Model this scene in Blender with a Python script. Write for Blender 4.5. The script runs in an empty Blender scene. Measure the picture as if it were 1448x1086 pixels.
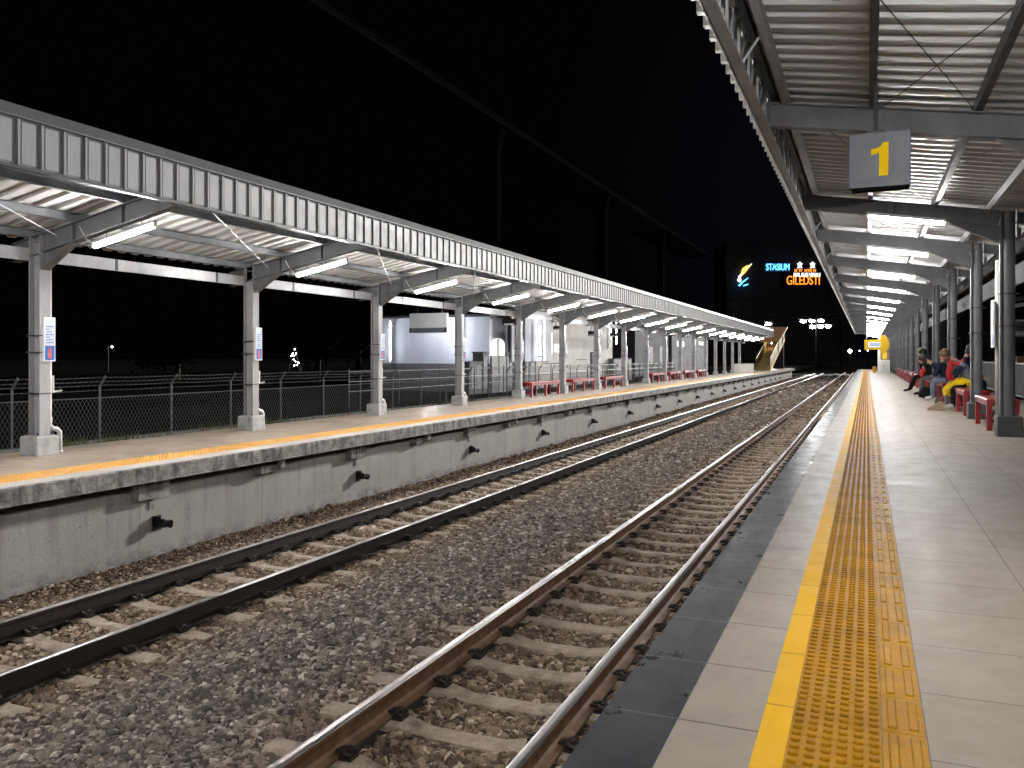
import bpy, bmesh, math, random
import numpy as np
from mathutils import Vector, Matrix

random.seed(7); rng = np.random.default_rng(7)
sc = bpy.context.scene; C = sc.collection
R = math.radians

# ------------------------------------------------------------------ camera
F = 1200.0; UC = 724.0; U0 = 1225.5; V0 = 505.5; CAMZ = 1.1
yaw = math.atan((U0 - UC) / F); cy_, sy_ = math.cos(yaw), math.sin(yaw)
cam = bpy.data.cameras.new('camera'); cam_o = bpy.data.objects.new('camera', cam); C.objects.link(cam_o)
cam.sensor_width = 36; cam.lens = 36 * F / 1448; cam.shift_y = -37.5 / 1448
cam_o.location = (0, 0, CAMZ); cam_o.rotation_euler = (R(90), 0, yaw)
cam.clip_start = 0.05; cam.clip_end = 3000
sc.camera = cam_o

def XatY(u, Y):                       # surveying helpers: where a sight line of the photo meets a real plane
    t = (u - UC) / F; return Y * (t * cy_ - sy_) / (cy_ + t * sy_)
def YatX(u, X):
    t = (u - UC) / F; return X * (cy_ + t * sy_) / (t * cy_ - sy_)
def dep(X, Y): return -X * sy_ + Y * cy_
def Zat(v, X, Y): return CAMZ - (v - V0) * dep(X, Y) / F
def at(u, v, d):
    cx = (u - UC) / F * d
    return Vector((cx * cy_ - d * sy_, cx * sy_ + d * cy_, CAMZ - (v - V0) / F * d))

# ------------------------------------------------------------------ materials
def newmat(name):
    m = bpy.data.materials.new(name); m.use_nodes = True
    nt = m.node_tree; return m, nt, nt.nodes, nt.links, nt.nodes['Principled BSDF']
def nd(ns, t, **kw):
    n = ns.new(t)
    for k, v in kw.items():
        if k in n.bl_rna.properties: setattr(n, k, v)
    return n
def wpos(nt, scale=(1, 1, 1)):
    g = nt.nodes.new('ShaderNodeNewGeometry'); mp = nt.nodes.new('ShaderNodeMapping')
    mp.inputs['Scale'].default_value = scale
    nt.links.new(g.outputs['Position'], mp.inputs['Vector']); return mp.outputs['Vector']
def noise(nt, vec, scale, detail=4, rough=.55):
    n = nt.nodes.new('ShaderNodeTexNoise'); n.inputs['Scale'].default_value = scale
    n.inputs['Detail'].default_value = detail; n.inputs['Roughness'].default_value = rough
    nt.links.new(vec, n.inputs['Vector']); return n.outputs['Fac']
def ramp(nt, fac, stops):
    r = nt.nodes.new('ShaderNodeValToRGB'); e = r.color_ramp.elements
    while len(e) < len(stops): e.new(.5)
    for el, (p, c) in zip(e, stops):
        el.position = p; el.color = (c[0], c[1], c[2], 1) if not isinstance(c, (int, float)) else (c, c, c, 1)
    nt.links.new(fac, r.inputs['Fac']); return r.outputs['Color']
def math_(nt, op, a, b=None, clamp=False):
    n = nt.nodes.new('ShaderNodeMath'); n.operation = op; n.use_clamp = clamp
    for i, x in enumerate((a, b)):
        if x is None: continue
        if isinstance(x, (int, float)): n.inputs[i].default_value = x
        else: nt.links.new(x, n.inputs[i])
    return n.outputs[0]
def mixc(nt, fac, a, b, mode='MIX'):
    n = nt.nodes.new('ShaderNodeMix'); n.data_type = 'RGBA'; n.blend_type = mode
    for s, x in ((n.inputs[0], fac), (n.inputs[6], a), (n.inputs[7], b)):
        if isinstance(x, (int, float)): s.default_value = x
        elif isinstance(x, tuple): s.default_value = (*x[:3], 1)
        else: nt.links.new(x, s)
    return n.outputs[2]
def bump(nt, h, strength, dist=.01):
    b = nt.nodes.new('ShaderNodeBump'); b.inputs['Strength'].default_value = strength; b.inputs['Distance'].default_value = dist
    nt.links.new(h, b.inputs['Height']); nt.links.new(b.outputs[0], nt.nodes['Principled BSDF'].inputs['Normal'])
def mul(c, k): return tuple(min(1, x * k) for x in c)

def mat(name, col, rough=.5, metal=0.0, var=.25, scale=3, bmp=0, bscale=60, stretch=(1, 1, 1), spec=.5, dirt=None):
    m, nt, ns, L, P = newmat(name)
    v = wpos(nt, stretch)
    f = noise(nt, v, scale, 5, .6)
    c = ramp(nt, f, [(.3, mul(col, 1 - var)), (.7, mul(col, 1 + var))])
    if dirt:
        f2 = noise(nt, wpos(nt, (dirt[1], dirt[1], dirt[2])), 1, 6, .65)
        c = mixc(nt, ramp(nt, f2, [(.48, 0), (.68, dirt[3])]), c, dirt[0])
    L.new(c, P.inputs['Base Color'])
    P.inputs['Metallic'].default_value = metal; P.inputs['Specular IOR Level'].default_value = spec
    rr = ramp(nt, noise(nt, v, scale * 2.3, 3), [(.3, max(.05, rough - .1)), (.7, min(1, rough + .1))])
    L.new(rr, P.inputs['Roughness'])
    if bmp: bump(nt, noise(nt, wpos(nt), bscale, 4), bmp)
    return m
def emit(name, col, s):
    m, nt, ns, L, P = newmat(name)
    P.inputs['Base Color'].default_value = (*col, 1); P.inputs['Emission Color'].default_value = (*col, 1)
    P.inputs['Emission Strength'].default_value = s; return m

def tilemat(name, col, sx, sy, x0, y0, joint, jw=.006, rough=.3, var=.12, spec=.5):
    m, nt, ns, L, P = newmat(name)
    g = ns.new('ShaderNodeNewGeometry'); s = ns.new('ShaderNodeSeparateXYZ'); L.new(g.outputs['Position'], s.inputs[0])
    def grid(o, size, off):
        a = math_(nt, 'FRACT', math_(nt, 'DIVIDE', math_(nt, 'SUBTRACT', o, off), size))
        d = math_(nt, 'MINIMUM', a, math_(nt, 'SUBTRACT', 1.0, a))
        return math_(nt, 'LESS_THAN', d, jw / size / 2), math_(nt, 'FLOOR', math_(nt, 'DIVIDE', math_(nt, 'SUBTRACT', o, off), size))
    gy, iy = grid(s.outputs['Y'], sy, y0)
    if sx: gx, ix = grid(s.outputs['X'], sx, x0); j = math_(nt, 'MAXIMUM', gx, gy)
    else: j, ix = gy, None
    wn = ns.new('ShaderNodeTexWhiteNoise'); cb = ns.new('ShaderNodeCombineXYZ'); L.new(iy, cb.inputs[1])
    if ix is not None: L.new(ix, cb.inputs[0])
    L.new(cb.outputs[0], wn.inputs['Vector'])
    v = wpos(nt)
    f = noise(nt, v, 3.5, 8, .68)
    c = ramp(nt, f, [(.25, mul(col, 1 - var * 1.6)), (.5, col), (.75, mul(col, 1 + var))])
    tone = ramp(nt, wn.outputs['Value'], [(0, .9), (1, 1.0)])
    c = mixc(nt, 1.0, c, tone, 'MULTIPLY')
    sm = noise(nt, wpos(nt, (1.6, .45, 1)), 2.2, 6, .7)       # scuffs and dried mop marks
    c = mixc(nt, ramp(nt, sm, [(.45, 0), (.8, .22)]), c, mul(col, .7))
    vo = ns.new('ShaderNodeTexVoronoi'); vo.inputs['Scale'].default_value = 2.6; L.new(wpos(nt), vo.inputs['Vector'])
    spot = math_(nt, 'LESS_THAN', math_(nt, 'ADD', vo.outputs['Distance'], math_(nt, 'MULTIPLY', noise(nt, wpos(nt), 40, 2), .03)), .038)
    c = mixc(nt, math_(nt, 'MULTIPLY', spot, .4), c, mul(col, .3))
    c = mixc(nt, j, c, joint)
    L.new(c, P.inputs['Base Color']); P.inputs['Specular IOR Level'].default_value = spec
    L.new(ramp(nt, noise(nt, wpos(nt, (1, .6, 1)), 5, 6, .7), [(.3, max(.05, rough - .12)), (.7, rough + .16)]), P.inputs['Roughness'])
    h = math_(nt, 'SUBTRACT', noise(nt, v, 30, 3), math_(nt, 'MULTIPLY', j, 2.0))
    bump(nt, h, .12, .006)
    return m

M = {}
STEEL = (.125, .13, .138)
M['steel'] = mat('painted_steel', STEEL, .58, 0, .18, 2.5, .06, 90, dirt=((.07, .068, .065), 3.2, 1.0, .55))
M['steel_light'] = mat('pale_lit_steel', (.32, .32, .33), .42, 0, .1, 2.5, .05, 90, dirt=((.16, .155, .15), 3, .8, .5))  # opposite columns share the steel paint; their front light is in this colour
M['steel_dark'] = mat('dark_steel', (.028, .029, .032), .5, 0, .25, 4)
M['galv'] = mat('galvanised_sheet', (.66, .67, .68), .34, .35, .12, .8, .04, 40, (.4, 3, 1))
M['fascia'] = mat('fascia_sheet', (.38, .38, .40), .5, .0, .08, 2, .04, 30, dirt=((.20, .20, .21), 4.0, .35, .45))
M['galv_l'] = mat('bright_galvanised_sheet', (.66, .645, .625), .34, .35, .1, .8, .04, 40, (.4, 3, 1))
M['plinth'] = mat('painted_concrete', (.36, .36, .355), .7, 0, .15, 6, .25, 70, dirt=((.09, .085, .08), 7, 7, .6))
M['plinth_dark'] = mat('grey_painted_concrete', (.075, .077, .08), .7, 0, .2, 6, .25, 70)
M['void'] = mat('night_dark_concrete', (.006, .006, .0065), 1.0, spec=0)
M['matt_pale'] = mat('matt_pale_steel', (.17, .17, .175), .9, 0, .2, 1.5, spec=0)
M['matt_dark'] = mat('matt_dark_steel', (.05, .05, .052), .9, 0, .2, 1.5, spec=0)
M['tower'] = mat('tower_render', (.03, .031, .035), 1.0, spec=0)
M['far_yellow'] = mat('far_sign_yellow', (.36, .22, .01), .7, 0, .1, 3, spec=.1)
M['night_wall'] = mat('dark_blocking_wall', (.012, .012, .013), 1.0, 0, .3, 1, spec=0)
M['dim'] = mat('dull_pipe', (.012, .012, .013), 1.0, spec=0)
M['flashing'] = mat('shaded_flashing', (.13, .13, .135), .55, 0, .1, 2)  # the slope's shade under low light is put into this darker colour
M['cladding'] = mat('pale_cladding', (.80, .79, .77), .5, 0, .08, 2)
M['pvc'] = mat('white_pvc', (.62, .62, .61), .35, 0, .08, 5, dirt=((.3, .28, .25), 8, 3, .4))
M['floor_r'] = tilemat('platform_tiles', (.30, .25, .203), .525, .51, .16, .03, (.15, .125, .102), .007, .56, spec=.16)
M['floor_l'] = mat('worn_platform_paving', (.355, .285, .225), .42, 0, .14, 1.6, .06, 40, dirt=((.17, .15, .135), 1.1, 1, .55))
M['beige'] = tilemat('beige_edge_tiles', (.30, .252, .205), 0, .51, 0, .03, (.09, .08, .07), .010, .42)
M['dark_tile'] = tilemat('dark_edge_tiles', (.015, .018, .025), 0, .51, 0, .03, (.12, .12, .125), .008, .34, .3, spec=.4)
M['yellow'] = tilemat('yellow_line_tiles', (.78, .42, .0), 0, .51, 0, .25, (.34, .19, .005), .007, .6, .05, .12)
M['tactile'] = mat('tactile_yellow', (.40, .188, .002), .62, 0, .14, 5, .08, 120, spec=.12, dirt=((.20, .095, .010), 3.4, 1, .6))
M['tactile_l'] = mat('tactile_orange', (.70, .36, .075), .5, 0, .15, 3, .1, 80)
M['coping'] = mat('pale_coping', (.48, .45, .42), .5, 0, .18, 3, .1, 60, (1, .4, 1))
M['black'] = mat('black_plastic', (.012, .012, .013), .35, 0, .2, 6)
M['soil'] = mat('dark_soil', (.010, .009, .008), 1, 0, .4, 1.5, .5, 12, spec=0)
M['asphalt'] = mat('asphalt', (.012, .012, .012), 1, 0, .3, .8, .3, 40, spec=0)
M['bed'] = mat('gap_shaded_bed', (.022, .018, .014), .95, 0, .5, 24, 1.0, 30)  # near black, with the shade of gaps between stones put into the colour
M['red'] = mat('red_paint', (.24, .006, .013), .4, 0, .15, 4, dirt=((.15, .006, .01), 5, 5, .5))
M['fence'] = mat('galvanised_wire', (.15, .15, .15), .55, .3, .15, 4)
M['fence_dark'] = mat('dark_fence_steel', (.03, .03, .03), .55, .2, .15, 4)
M['rail_side'] = mat('rusty_rail', (.17, .088, .045), .62, .1, .3, 7, .12, 60, dirt=((.03, .018, .012), 5, 5, .7))
M['rail_side_dark'] = mat('dark_rail', (.028, .016, .012), .6, .1, .3, 7, .12, 60)
M['rail_top'] = mat('polished_rail', (.42, .39, .36), .33, 1.0, .04, 2, 0, 60, (8, .1, 1))
M['clip'] = mat('rail_clip_steel', (.03, .02, .015), .6, .2, .3, 20)
M['sleeper'] = mat('sleeper_concrete', (.42, .345, .27), .85, 0, .2, 9, .35, 60, dirt=((.09, .06, .04), 6, 6, .7))
M['grey_sign'] = mat('grey_sign_paint', (.075, .084, .102), .5, 0, .05, 4)
M['sign_yellow'] = mat('sign_yellow', (.80, .52, .0), .6, 0, .03, 4, spec=.1)
M['white'] = mat('white_plastic', (.72, .72, .72), .4, 0, .04, 4)
M['board'] = mat('pale_board', (.50, .52, .56), .5, 0, .08, 3)
M['poster_blue'] = mat('poster_blue', (.02, .14, .52), .4, 0, .3, 18)
M['poster_red'] = mat('poster_red', (.55, .12, .10), .4, 0, .3, 18)
M['poster_pale'] = mat('poster_pale', (.55, .62, .78), .4, 0, .2, 30)
M['poster_ink'] = mat('poster_ink', (.18, .22, .34), .5, 0, .2, 30)
M['wall_white'] = mat('white_render', (.62, .65, .74), .7, 0, .06, .7, .1, 20, dirt=((.36, .38, .43), 1.2, .5, .4))
M['wall_cream'] = mat('cream_render', (.66, .63, .60), .75, 0, .08, .7, .1, 20, dirt=((.38, .36, .34), 1.2, .4, .5))
M['wall_grey'] = mat('grey_render', (.15, .155, .165), .8, 0, .2, .7, .15, 20, dirt=((.07, .07, .075), 1.2, .6, .5))
M['wall_dark'] = mat('dark_render', (.045, .045, .05), .8, 0, .2, 1, .1, 20)
M['gate'] = mat('grey_gate', (.20, .20, .205), .6, .2, .15, 3, .3, 30)
M['gold'] = mat('gold_brown_panel', (.30, .20, .07), .5, .2, .3, 2)
M['orange'] = mat('orange_roof', (.85, .38, .04), .5, 0, .12, 2)
M['stair_yellow'] = mat('stair_yellow', (.85, .60, .04), .5, 0, .1, 2)
M['bark'] = mat('bark', (.06, .045, .03), .9, 0, .3, 8, .6, 20)
M['leaf'] = mat('leaf', (.010, .015, .007), 1, 0, .4, 2, spec=0)
M['grass'] = mat('dry_grass', (.10, .12, .03), .8, 0, .45, 3)
M['tube'] = emit('lit_tube', (1, .985, .97), 310)
M['wall_tube'] = emit('lit_wall_tube', (.93, .95, 1), 22)
M['assumed_stair_tube'] = emit('assumed_stair_tube', (1, .95, .85), 75)
M['assumed_wash'] = emit('assumed_wall_washer', (.93, .95, 1), 200)  # for the added lamp hidden behind the hanging board
M['flood'] = emit('flood_lamp', (1, .98, .95), 400)
M['spark'] = emit('distant_lamp', (1, .97, .93), 30)
M['window_lit'] = emit('lit_window', (1, .98, .95), .5)
M['neon_blue'] = emit('neon_blue', (.10, .50, 1), 2.6)
M['neon_white'] = emit('neon_white', (.85, .9, 1), 1.6)
M['neon_orange'] = emit('neon_orange', (1, .30, .03), 1.2)
M['neon_yellow'] = emit('neon_yellow', (1, .60, .09), 1.6)
M['skin'] = mat('skin', (.36, .2, .13), .55, 0, .06, 8)
M['hair_black'] = mat('black_hair', (.012, .01, .009), .5, 0, .3, 30)
M['hair_brown'] = mat('brown_hair', (.085, .04, .022), .5, 0, .3, 30)
def cloth(n, c): M[n] = mat(n + '_cloth', c, .9, 0, .28, 7, .9, 22, spec=.2)
cloth('c_blue_grey', (.13, .155, .20)); cloth('c_yellow', (.72, .48, .01)); cloth('c_navy', (.012, .018, .04))
cloth('c_black', (.009, .009, .011)); cloth('c_denim', (.12, .165, .22)); cloth('c_red', (.42, .03, .03))
cloth('c_grey', (.11, .115, .125)); cloth('c_olive', (.24, .24, .10)); cloth('c_brown', (.10, .065, .045)); cloth('c_tan', (.32, .24, .15))
cloth('c_sky', (.10, .28, .5)); cloth('c_shoe', (.5, .48, .45)); cloth('c_flesh', (.4, .26, .2))

# streaked wall of the platform opposite
def wallmat():
    m, nt, ns, L, P = newmat('stained_concrete_wall')
    base = ramp(nt, noise(nt, wpos(nt), 1.3, 7, .65), [(.3, (.35, .325, .31)), (.7, (.46, .435, .415))])
    st = noise(nt, wpos(nt, (1, 7, .35)), 1.0, 6, .7)
    g = ns.new('ShaderNodeNewGeometry'); s = ns.new('ShaderNodeSeparateXYZ'); L.new(g.outputs['Position'], s.inputs[0])
    up = math_(nt, 'MULTIPLY', math_(nt, 'ADD', s.outputs['Z'], 1.35), 1.1, True)
    k = math_(nt, 'MULTIPLY', ramp(nt, st, [(.52, 0), (.72, .6)]), math_(nt, 'ADD', .3, math_(nt, 'MULTIPLY', up, .7)))
    c = mixc(nt, k, base, (.075, .068, .062))
    low = math_(nt, 'SUBTRACT', 1.0, math_(nt, 'MULTIPLY', math_(nt, 'ADD', s.outputs['Z'], 1.36), 5.0), True)
    sp = ramp(nt, noise(nt, wpos(nt), 5, 6, .7), [(.42, 0), (.62, 1)])
    c = mixc(nt, math_(nt, 'MULTIPLY', low, sp, True), c, (.07, .058, .048))
    a = math_(nt, 'FRACT', math_(nt, 'DIVIDE', math_(nt, 'ADD', s.outputs['Y'], 1.3), 2.24))
    seam = math_(nt, 'LESS_THAN', a, .007)
    c = mixc(nt, math_(nt, 'MULTIPLY', seam, .4), c, (.05, .045, .04))
    pit = ramp(nt, noise(nt, wpos(nt), 34, 2, .5), [(.68, 0), (.72, .7)])
    c = mixc(nt, pit, c, (.08, .07, .065))
    L.new(c, P.inputs['Base Color']); P.inputs['Roughness'].default_value = .82
    bump(nt, math_(nt, 'SUBTRACT', noise(nt, wpos(nt), 22, 6, .6), math_(nt, 'MULTIPLY', pit, .6)), .35, .01)
    return m
M['wall'] = wallmat()
def lipmat():
    m, nt, ns, L, P = newmat('weathered_concrete_lip')
    f = noise(nt, wpos(nt, (1, 1, 1)), 6, 9, .72)
    c = ramp(nt, f, [(.34, (.08, .073, .068)), (.48, (.25, .235, .22)), (.62, (.42, .395, .37))])
    st = ramp(nt, noise(nt, wpos(nt, (1, 5, .5)), 1.5, 6, .7), [(.48, 0), (.66, .8)])
    c = mixc(nt, st, c, (.05, .045, .042))
    L.new(c, P.inputs['Base Color']); P.inputs['Roughness'].default_value = .85
    bump(nt, noise(nt, wpos(nt), 14, 8, .7), .8, .02); return m
M['lip'] = lipmat()
def stonemat():
    m, nt, ns, L, P = newmat('ballast_stone')
    oi = ns.new('ShaderNodeObjectInfo')
    g = ns.new('ShaderNodeNewGeometry'); s = ns.new('ShaderNodeSeparateXYZ'); L.new(g.outputs['Position'], s.inputs[0])
    grey = ramp(nt, oi.outputs['Random'], [(0, (.055, .048, .040)), (.45, (.195, .164, .13)), (.85, (.38, .325, .262)), (1, (.75, .67, .56))])
    brn = ramp(nt, oi.outputs['Random'], [(0, (.055, .036, .023)), (.45, (.19, .13, .085)), (.85, (.36, .265, .18)), (1, (.70, .58, .45))])
    # rust and brake dust settle beside the rails; the middle of the bed stays grey
    d = math_(nt, 'ABSOLUTE', math_(nt, 'ADD', s.outputs['X'], 4.15))
    k = math_(nt, 'ADD', math_(nt, 'MULTIPLY', math_(nt, 'SUBTRACT', d, .55), 1.3), math_(nt, 'MULTIPLY', math_(nt, 'SUBTRACT', noise(nt, wpos(nt), .9, 3), .5), 1.2), True)
    c = mixc(nt, k, grey, brn)
    c = mixc(nt, ramp(nt, noise(nt, wpos(nt), 60, 3), [(.45, 0), (.7, .5)]), c, (.06, .05, .042))
    L.new(c, P.inputs['Base Color']); P.inputs['Roughness'].default_value = .8
    bump(nt, noise(nt, wpos(nt), 120, 3), .3, .004); return m
M['stone'] = stonemat()

# ------------------------------------------------------------------ mesh helper
def wloc(o):
    v = Vector((0, 0, 0))
    while o is not None: v = v + o.location; o = o.parent
    return v
class MB:
    def __init__(s): s.v = []; s.f = []; s.m = []
    def add(s, vs, fs, m=0):
        n = len(s.v); s.v += [tuple(p) for p in vs]; s.f += [tuple(i + n for i in f) for f in fs]; s.m += [m] * len(fs); return s
    def box(s, x0, x1, y0, y1, z0, z1, m=0):
        return s.add([(x0, y0, z0), (x1, y0, z0), (x1, y1, z0), (x0, y1, z0), (x0, y0, z1), (x1, y0, z1), (x1, y1, z1), (x0, y1, z1)],
              [(0, 3, 2, 1), (4, 5, 6, 7), (0, 1, 5, 4), (1, 2, 6, 5), (2, 3, 7, 6), (3, 0, 4, 7)], m)
    def cbox(s, x0, x1, y0, y1, z0, z1, b=.01, m=0):   # box with chamfered vertical and top edges
        pr = [(x0 + b, y0), (x1 - b, y0), (x1, y0 + b), (x1, y1 - b), (x1 - b, y1), (x0 + b, y1), (x0, y1 - b), (x0, y0 + b)]
        cx, cy = (x0 + x1) / 2, (y0 + y1) / 2
        top = [(cx + (x - cx) * (1 - 2 * b / (x1 - x0)), cy + (y - cy) * (1 - 2 * b / (y1 - y0))) for x, y in pr]
        vs = [(x, y, z0) for x, y in pr] + [(x, y, z1 - b) for x, y in pr] + [(x, y, z1) for x, y in top]
        fs = [tuple(range(7, -1, -1)), tuple(range(16, 24))]
        for k in (0, 8):
            for i in range(8): j = (i + 1) % 8; fs.append((k + i, k + j, k + 8 + j, k + 8 + i))
        return s.add(vs, fs, m)
    def bar(s, p, q, w, h, m=0, up=(0, 0, 1)):         # rectangular bar from p to q
        p, q = Vector(p), Vector(q); d = (q - p).normalized(); u = Vector(up)
        if abs(d.dot(u)) > .98: u = Vector((0, 1, 0))
        sd = d.cross(u).normalized() * (w / 2); uu = sd.cross(d).normalized() * (h / 2)
        vs = [p - sd - uu, p + sd - uu, p + sd + uu, p - sd + uu, q - sd - uu, q + sd - uu, q + sd + uu, q - sd + uu]
        return s.add(vs, [(0, 1, 2, 3), (4, 7, 6, 5), (0, 4, 5, 1), (1, 5, 6, 2), (2, 6, 7, 3), (3, 7, 4, 0)], m)
    def tube(s, pts, r, n=8, m=0, cap=True):
        pts = [Vector(p) for p in pts]; rs = r if isinstance(r, (list, tuple)) else [r] * len(pts); rings = []; ref = None
        for i, p in enumerate(pts):
            d = ((pts[min(i + 1, len(pts) - 1)] - pts[max(i - 1, 0)])).normalized()
            if ref is None: ref = Vector((0, 0, 1)) if abs(d.z) < .9 else Vector((1, 0, 0))
            a = d.cross(ref).normalized(); b = a.cross(d).normalized(); ref = b
            rings.append([p + (a * math.cos(2 * math.pi * k / n) + b * math.sin(2 * math.pi * k / n)) * rs[i] for k in range(n)])
        vs = [v for rg in rings for v in rg]; fs = []
        for i in range(len(pts) - 1):
            for k in range(n):
                j = (k + 1) % n; fs.append((i * n + k, i * n + j, (i + 1) * n + j, (i + 1) * n + k))
        if cap: fs += [tuple(range(n - 1, -1, -1)), tuple(range((len(pts) - 1) * n, len(pts) * n))]
        return s.add(vs, fs, m)
    def prism(s, poly, ax, a0, a1, m=0):               # polygon extruded along an axis
        def P(p, a): return (a, p[0], p[1]) if ax == 'x' else (p[0], a, p[1]) if ax == 'y' else (p[0], p[1], a)
        n = len(poly); vs = [P(p, a0) for p in poly] + [P(p, a1) for p in poly]
        fs = [tuple(range(n)), tuple(range(2 * n - 1, n - 1, -1))] + [(i, (i + 1) % n, n + (i + 1) % n, n + i) for i in range(n)]
        return s.add(vs, fs, m)
    def strip(s, prof, ax, a0, a1, m=0):               # open profile extruded along an axis
        def P(p, a): return (a, p[0], p[1]) if ax == 'x' else (p[0], a, p[1]) if ax == 'y' else (p[0], p[1], a)
        n = len(prof); vs = [P(p, a0) for p in prof] + [P(p, a1) for p in prof]
        return s.add(vs, [(i, i + 1, n + i + 1, n + i) for i in range(n - 1)], m)
    def ball(s, c, r, m=0, seg=10, rg=7):
        r = r if isinstance(r, (tuple, list)) else (r, r, r); vs = []; fs = []
        for i in range(rg + 1):
            th = math.pi * i / rg
            for k in range(seg):
                ph = 2 * math.pi * k / seg
                vs.append((c[0] + r[0] * math.sin(th) * math.cos(ph), c[1] + r[1] * math.sin(th) * math.sin(ph), c[2] + r[2] * math.cos(th)))
        for i in range(rg):
            for k in range(seg):
                j = (k + 1) % seg; fs.append((i * seg + k, (i + 1) * seg + k, (i + 1) * seg + j, i * seg + j))
        return s.add(vs, fs, m)
    def build(s, name, mats, parent=None, origin=None, smooth=False, fix=True):
        mats = mats if isinstance(mats, (list, tuple)) else [mats]
        off = wloc(parent) if parent is not None else Vector(origin or (0, 0, 0))
        if origin is not None and parent is not None: off = Vector(origin)
        me = bpy.data.meshes.new(name)
        me.from_pydata([(x - off.x, y - off.y, z - off.z) for x, y, z in s.v], [], s.f)
        for m in mats: me.materials.append(M[m] if isinstance(m, str) else m)
        me.polygons.foreach_set('material_index', s.m)
        if fix:
            bm = bmesh.new(); bm.from_mesh(me)
            bmesh.ops.remove_doubles(bm, verts=bm.verts, dist=1e-6)
            bmesh.ops.recalc_face_normals(bm, faces=bm.faces); bm.to_mesh(me); bm.free()
        if smooth:
            me.polygons.foreach_set('use_smooth', [True] * len(me.polygons))
        me.update()
        o = bpy.data.objects.new(name, me); C.objects.link(o)
        if parent is not None: o.parent = parent
        else: o.location = off
        return o
def tag(o, label, cat, group=None, kind=None):
    if label: o['label'] = label
    if cat: o['category'] = cat
    if group: o['group'] = group
    if kind: o['kind'] = kind
    return o
def structure(o): o['kind'] = 'structure'; return o
def thing(name, label, cat, loc=(0, 0, 0), group=None):
    o = bpy.data.objects.new(name, None); C.objects.link(o); o.location = loc; o.empty_display_size = .2
    return tag(o, label, cat, group)
def copy_tree(o, parent=None):
    c = o.copy(); C.objects.link(c)
    if parent is not None: c.parent = parent
    for ch in list(o.children): copy_tree(ch, c)
    return c
ORD = 'first second third fourth fifth sixth seventh eighth ninth tenth eleventh twelfth thirteenth fourteenth fifteenth sixteenth seventeenth eighteenth nineteenth twentieth'.split()
ORD += ['twenty-' + w for w in ORD[:9]] + ['thirtieth'] + ['thirty-' + w for w in ORD[:9]] + ['fortieth'] + ['forty-' + w for w in ORD[:9]]
def font_mesh(body, size, ext, name, m, parent, loc, rot, label=None, sx=1, bold=0):
    cu = bpy.data.curves.new(name, 'FONT'); cu.body = body; cu.size = size; cu.extrude = ext; cu.align_x = 'CENTER'; cu.align_y = 'CENTER'; cu.offset = bold
    t = bpy.data.objects.new('lettering_curve', cu); C.objects.link(t)
    dg = bpy.context.evaluated_depsgraph_get(); me = bpy.data.meshes.new_from_object(t.evaluated_get(dg))
    bpy.data.objects.remove(t); bpy.data.curves.remove(cu)
    me.transform(Matrix.Translation(Vector(loc)) @ rot.to_4x4() @ Matrix.Diagonal((sx, 1, 1, 1)))
    me.materials.clear(); me.materials.append(M[m])
    o = bpy.data.objects.new(name, me); C.objects.link(o); o.parent = parent
    return o

# ------------------------------------------------------------------ levels and lines
ZL = -.181                                   # platform opposite
XE_R = -.757; XE_L = -7.76                   # platform edges
YR_END = 86.0; YL_END = 104.0
RT_R = -.995; RT_L = -1.156                  # rail tops
RAILS_R = (-2.803, -1.673); RAILS_L = (-6.839, -5.707)
YARD = -.47

# ------------------------------------------------------------------ ground
g = MB(); g.add([(-900, -300, -1.5), (900, -300, -1.5), (900, 1500, -1.5), (-900, 1500, -1.5)], [(0, 1, 2, 3)])
structure(g.build('ground', 'soil'))
g = MB(); g.box(-160, -10.66, -20, 260, YARD - .6, YARD); structure(g.build('yard_ground', 'asphalt'))

def bed_z(x, y):
    e = lambda a, b, t: a + (b - a) * np.clip(t, 0, 1)
    zl = -1.335 - .035 * np.exp(-((x + 6.27) / .35) ** 2); zr = -1.176 - .04 * np.exp(-((x + 2.238) / .35) ** 2)
    t = (x + 5.1) / (5.1 - 3.4)
    z = zl + (zr - zl) * np.clip(t, 0, 1) ** 1.0
    z = z + .06 * np.exp(-((x + 4.3) / .55) ** 2)
    z = z + np.where(x > -1.3, -.05 * np.clip((x + 1.3) / .4, 0, 1), 0)
    z = z + .014 * np.sin(x * 3.1 + 1.3 * np.sin(y * .9)) * np.sin(y * 1.7 + x)
    return z
xs = np.linspace(-8.12, -.86, 38); ys = np.concatenate([np.arange(-4, 40, .3), np.arange(40, 131, 1.5)])
vv = []; ff = []
for j, y in enumerate(ys):
    zz = bed_z(xs, np.full_like(xs, y)) - .036
    vv += [(float(x), float(y), float(z)) for x, z in zip(xs, zz)]
n = len(xs)
for j in range(len(ys) - 1):
    for i in range(n - 1): ff.append((j * n + i, j * n + i + 1, (j + 1) * n + i + 1, (j + 1) * n + i))
g = MB(); g.add(vv, ff); structure(g.build('track_bed', 'bed', smooth=True))

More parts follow.
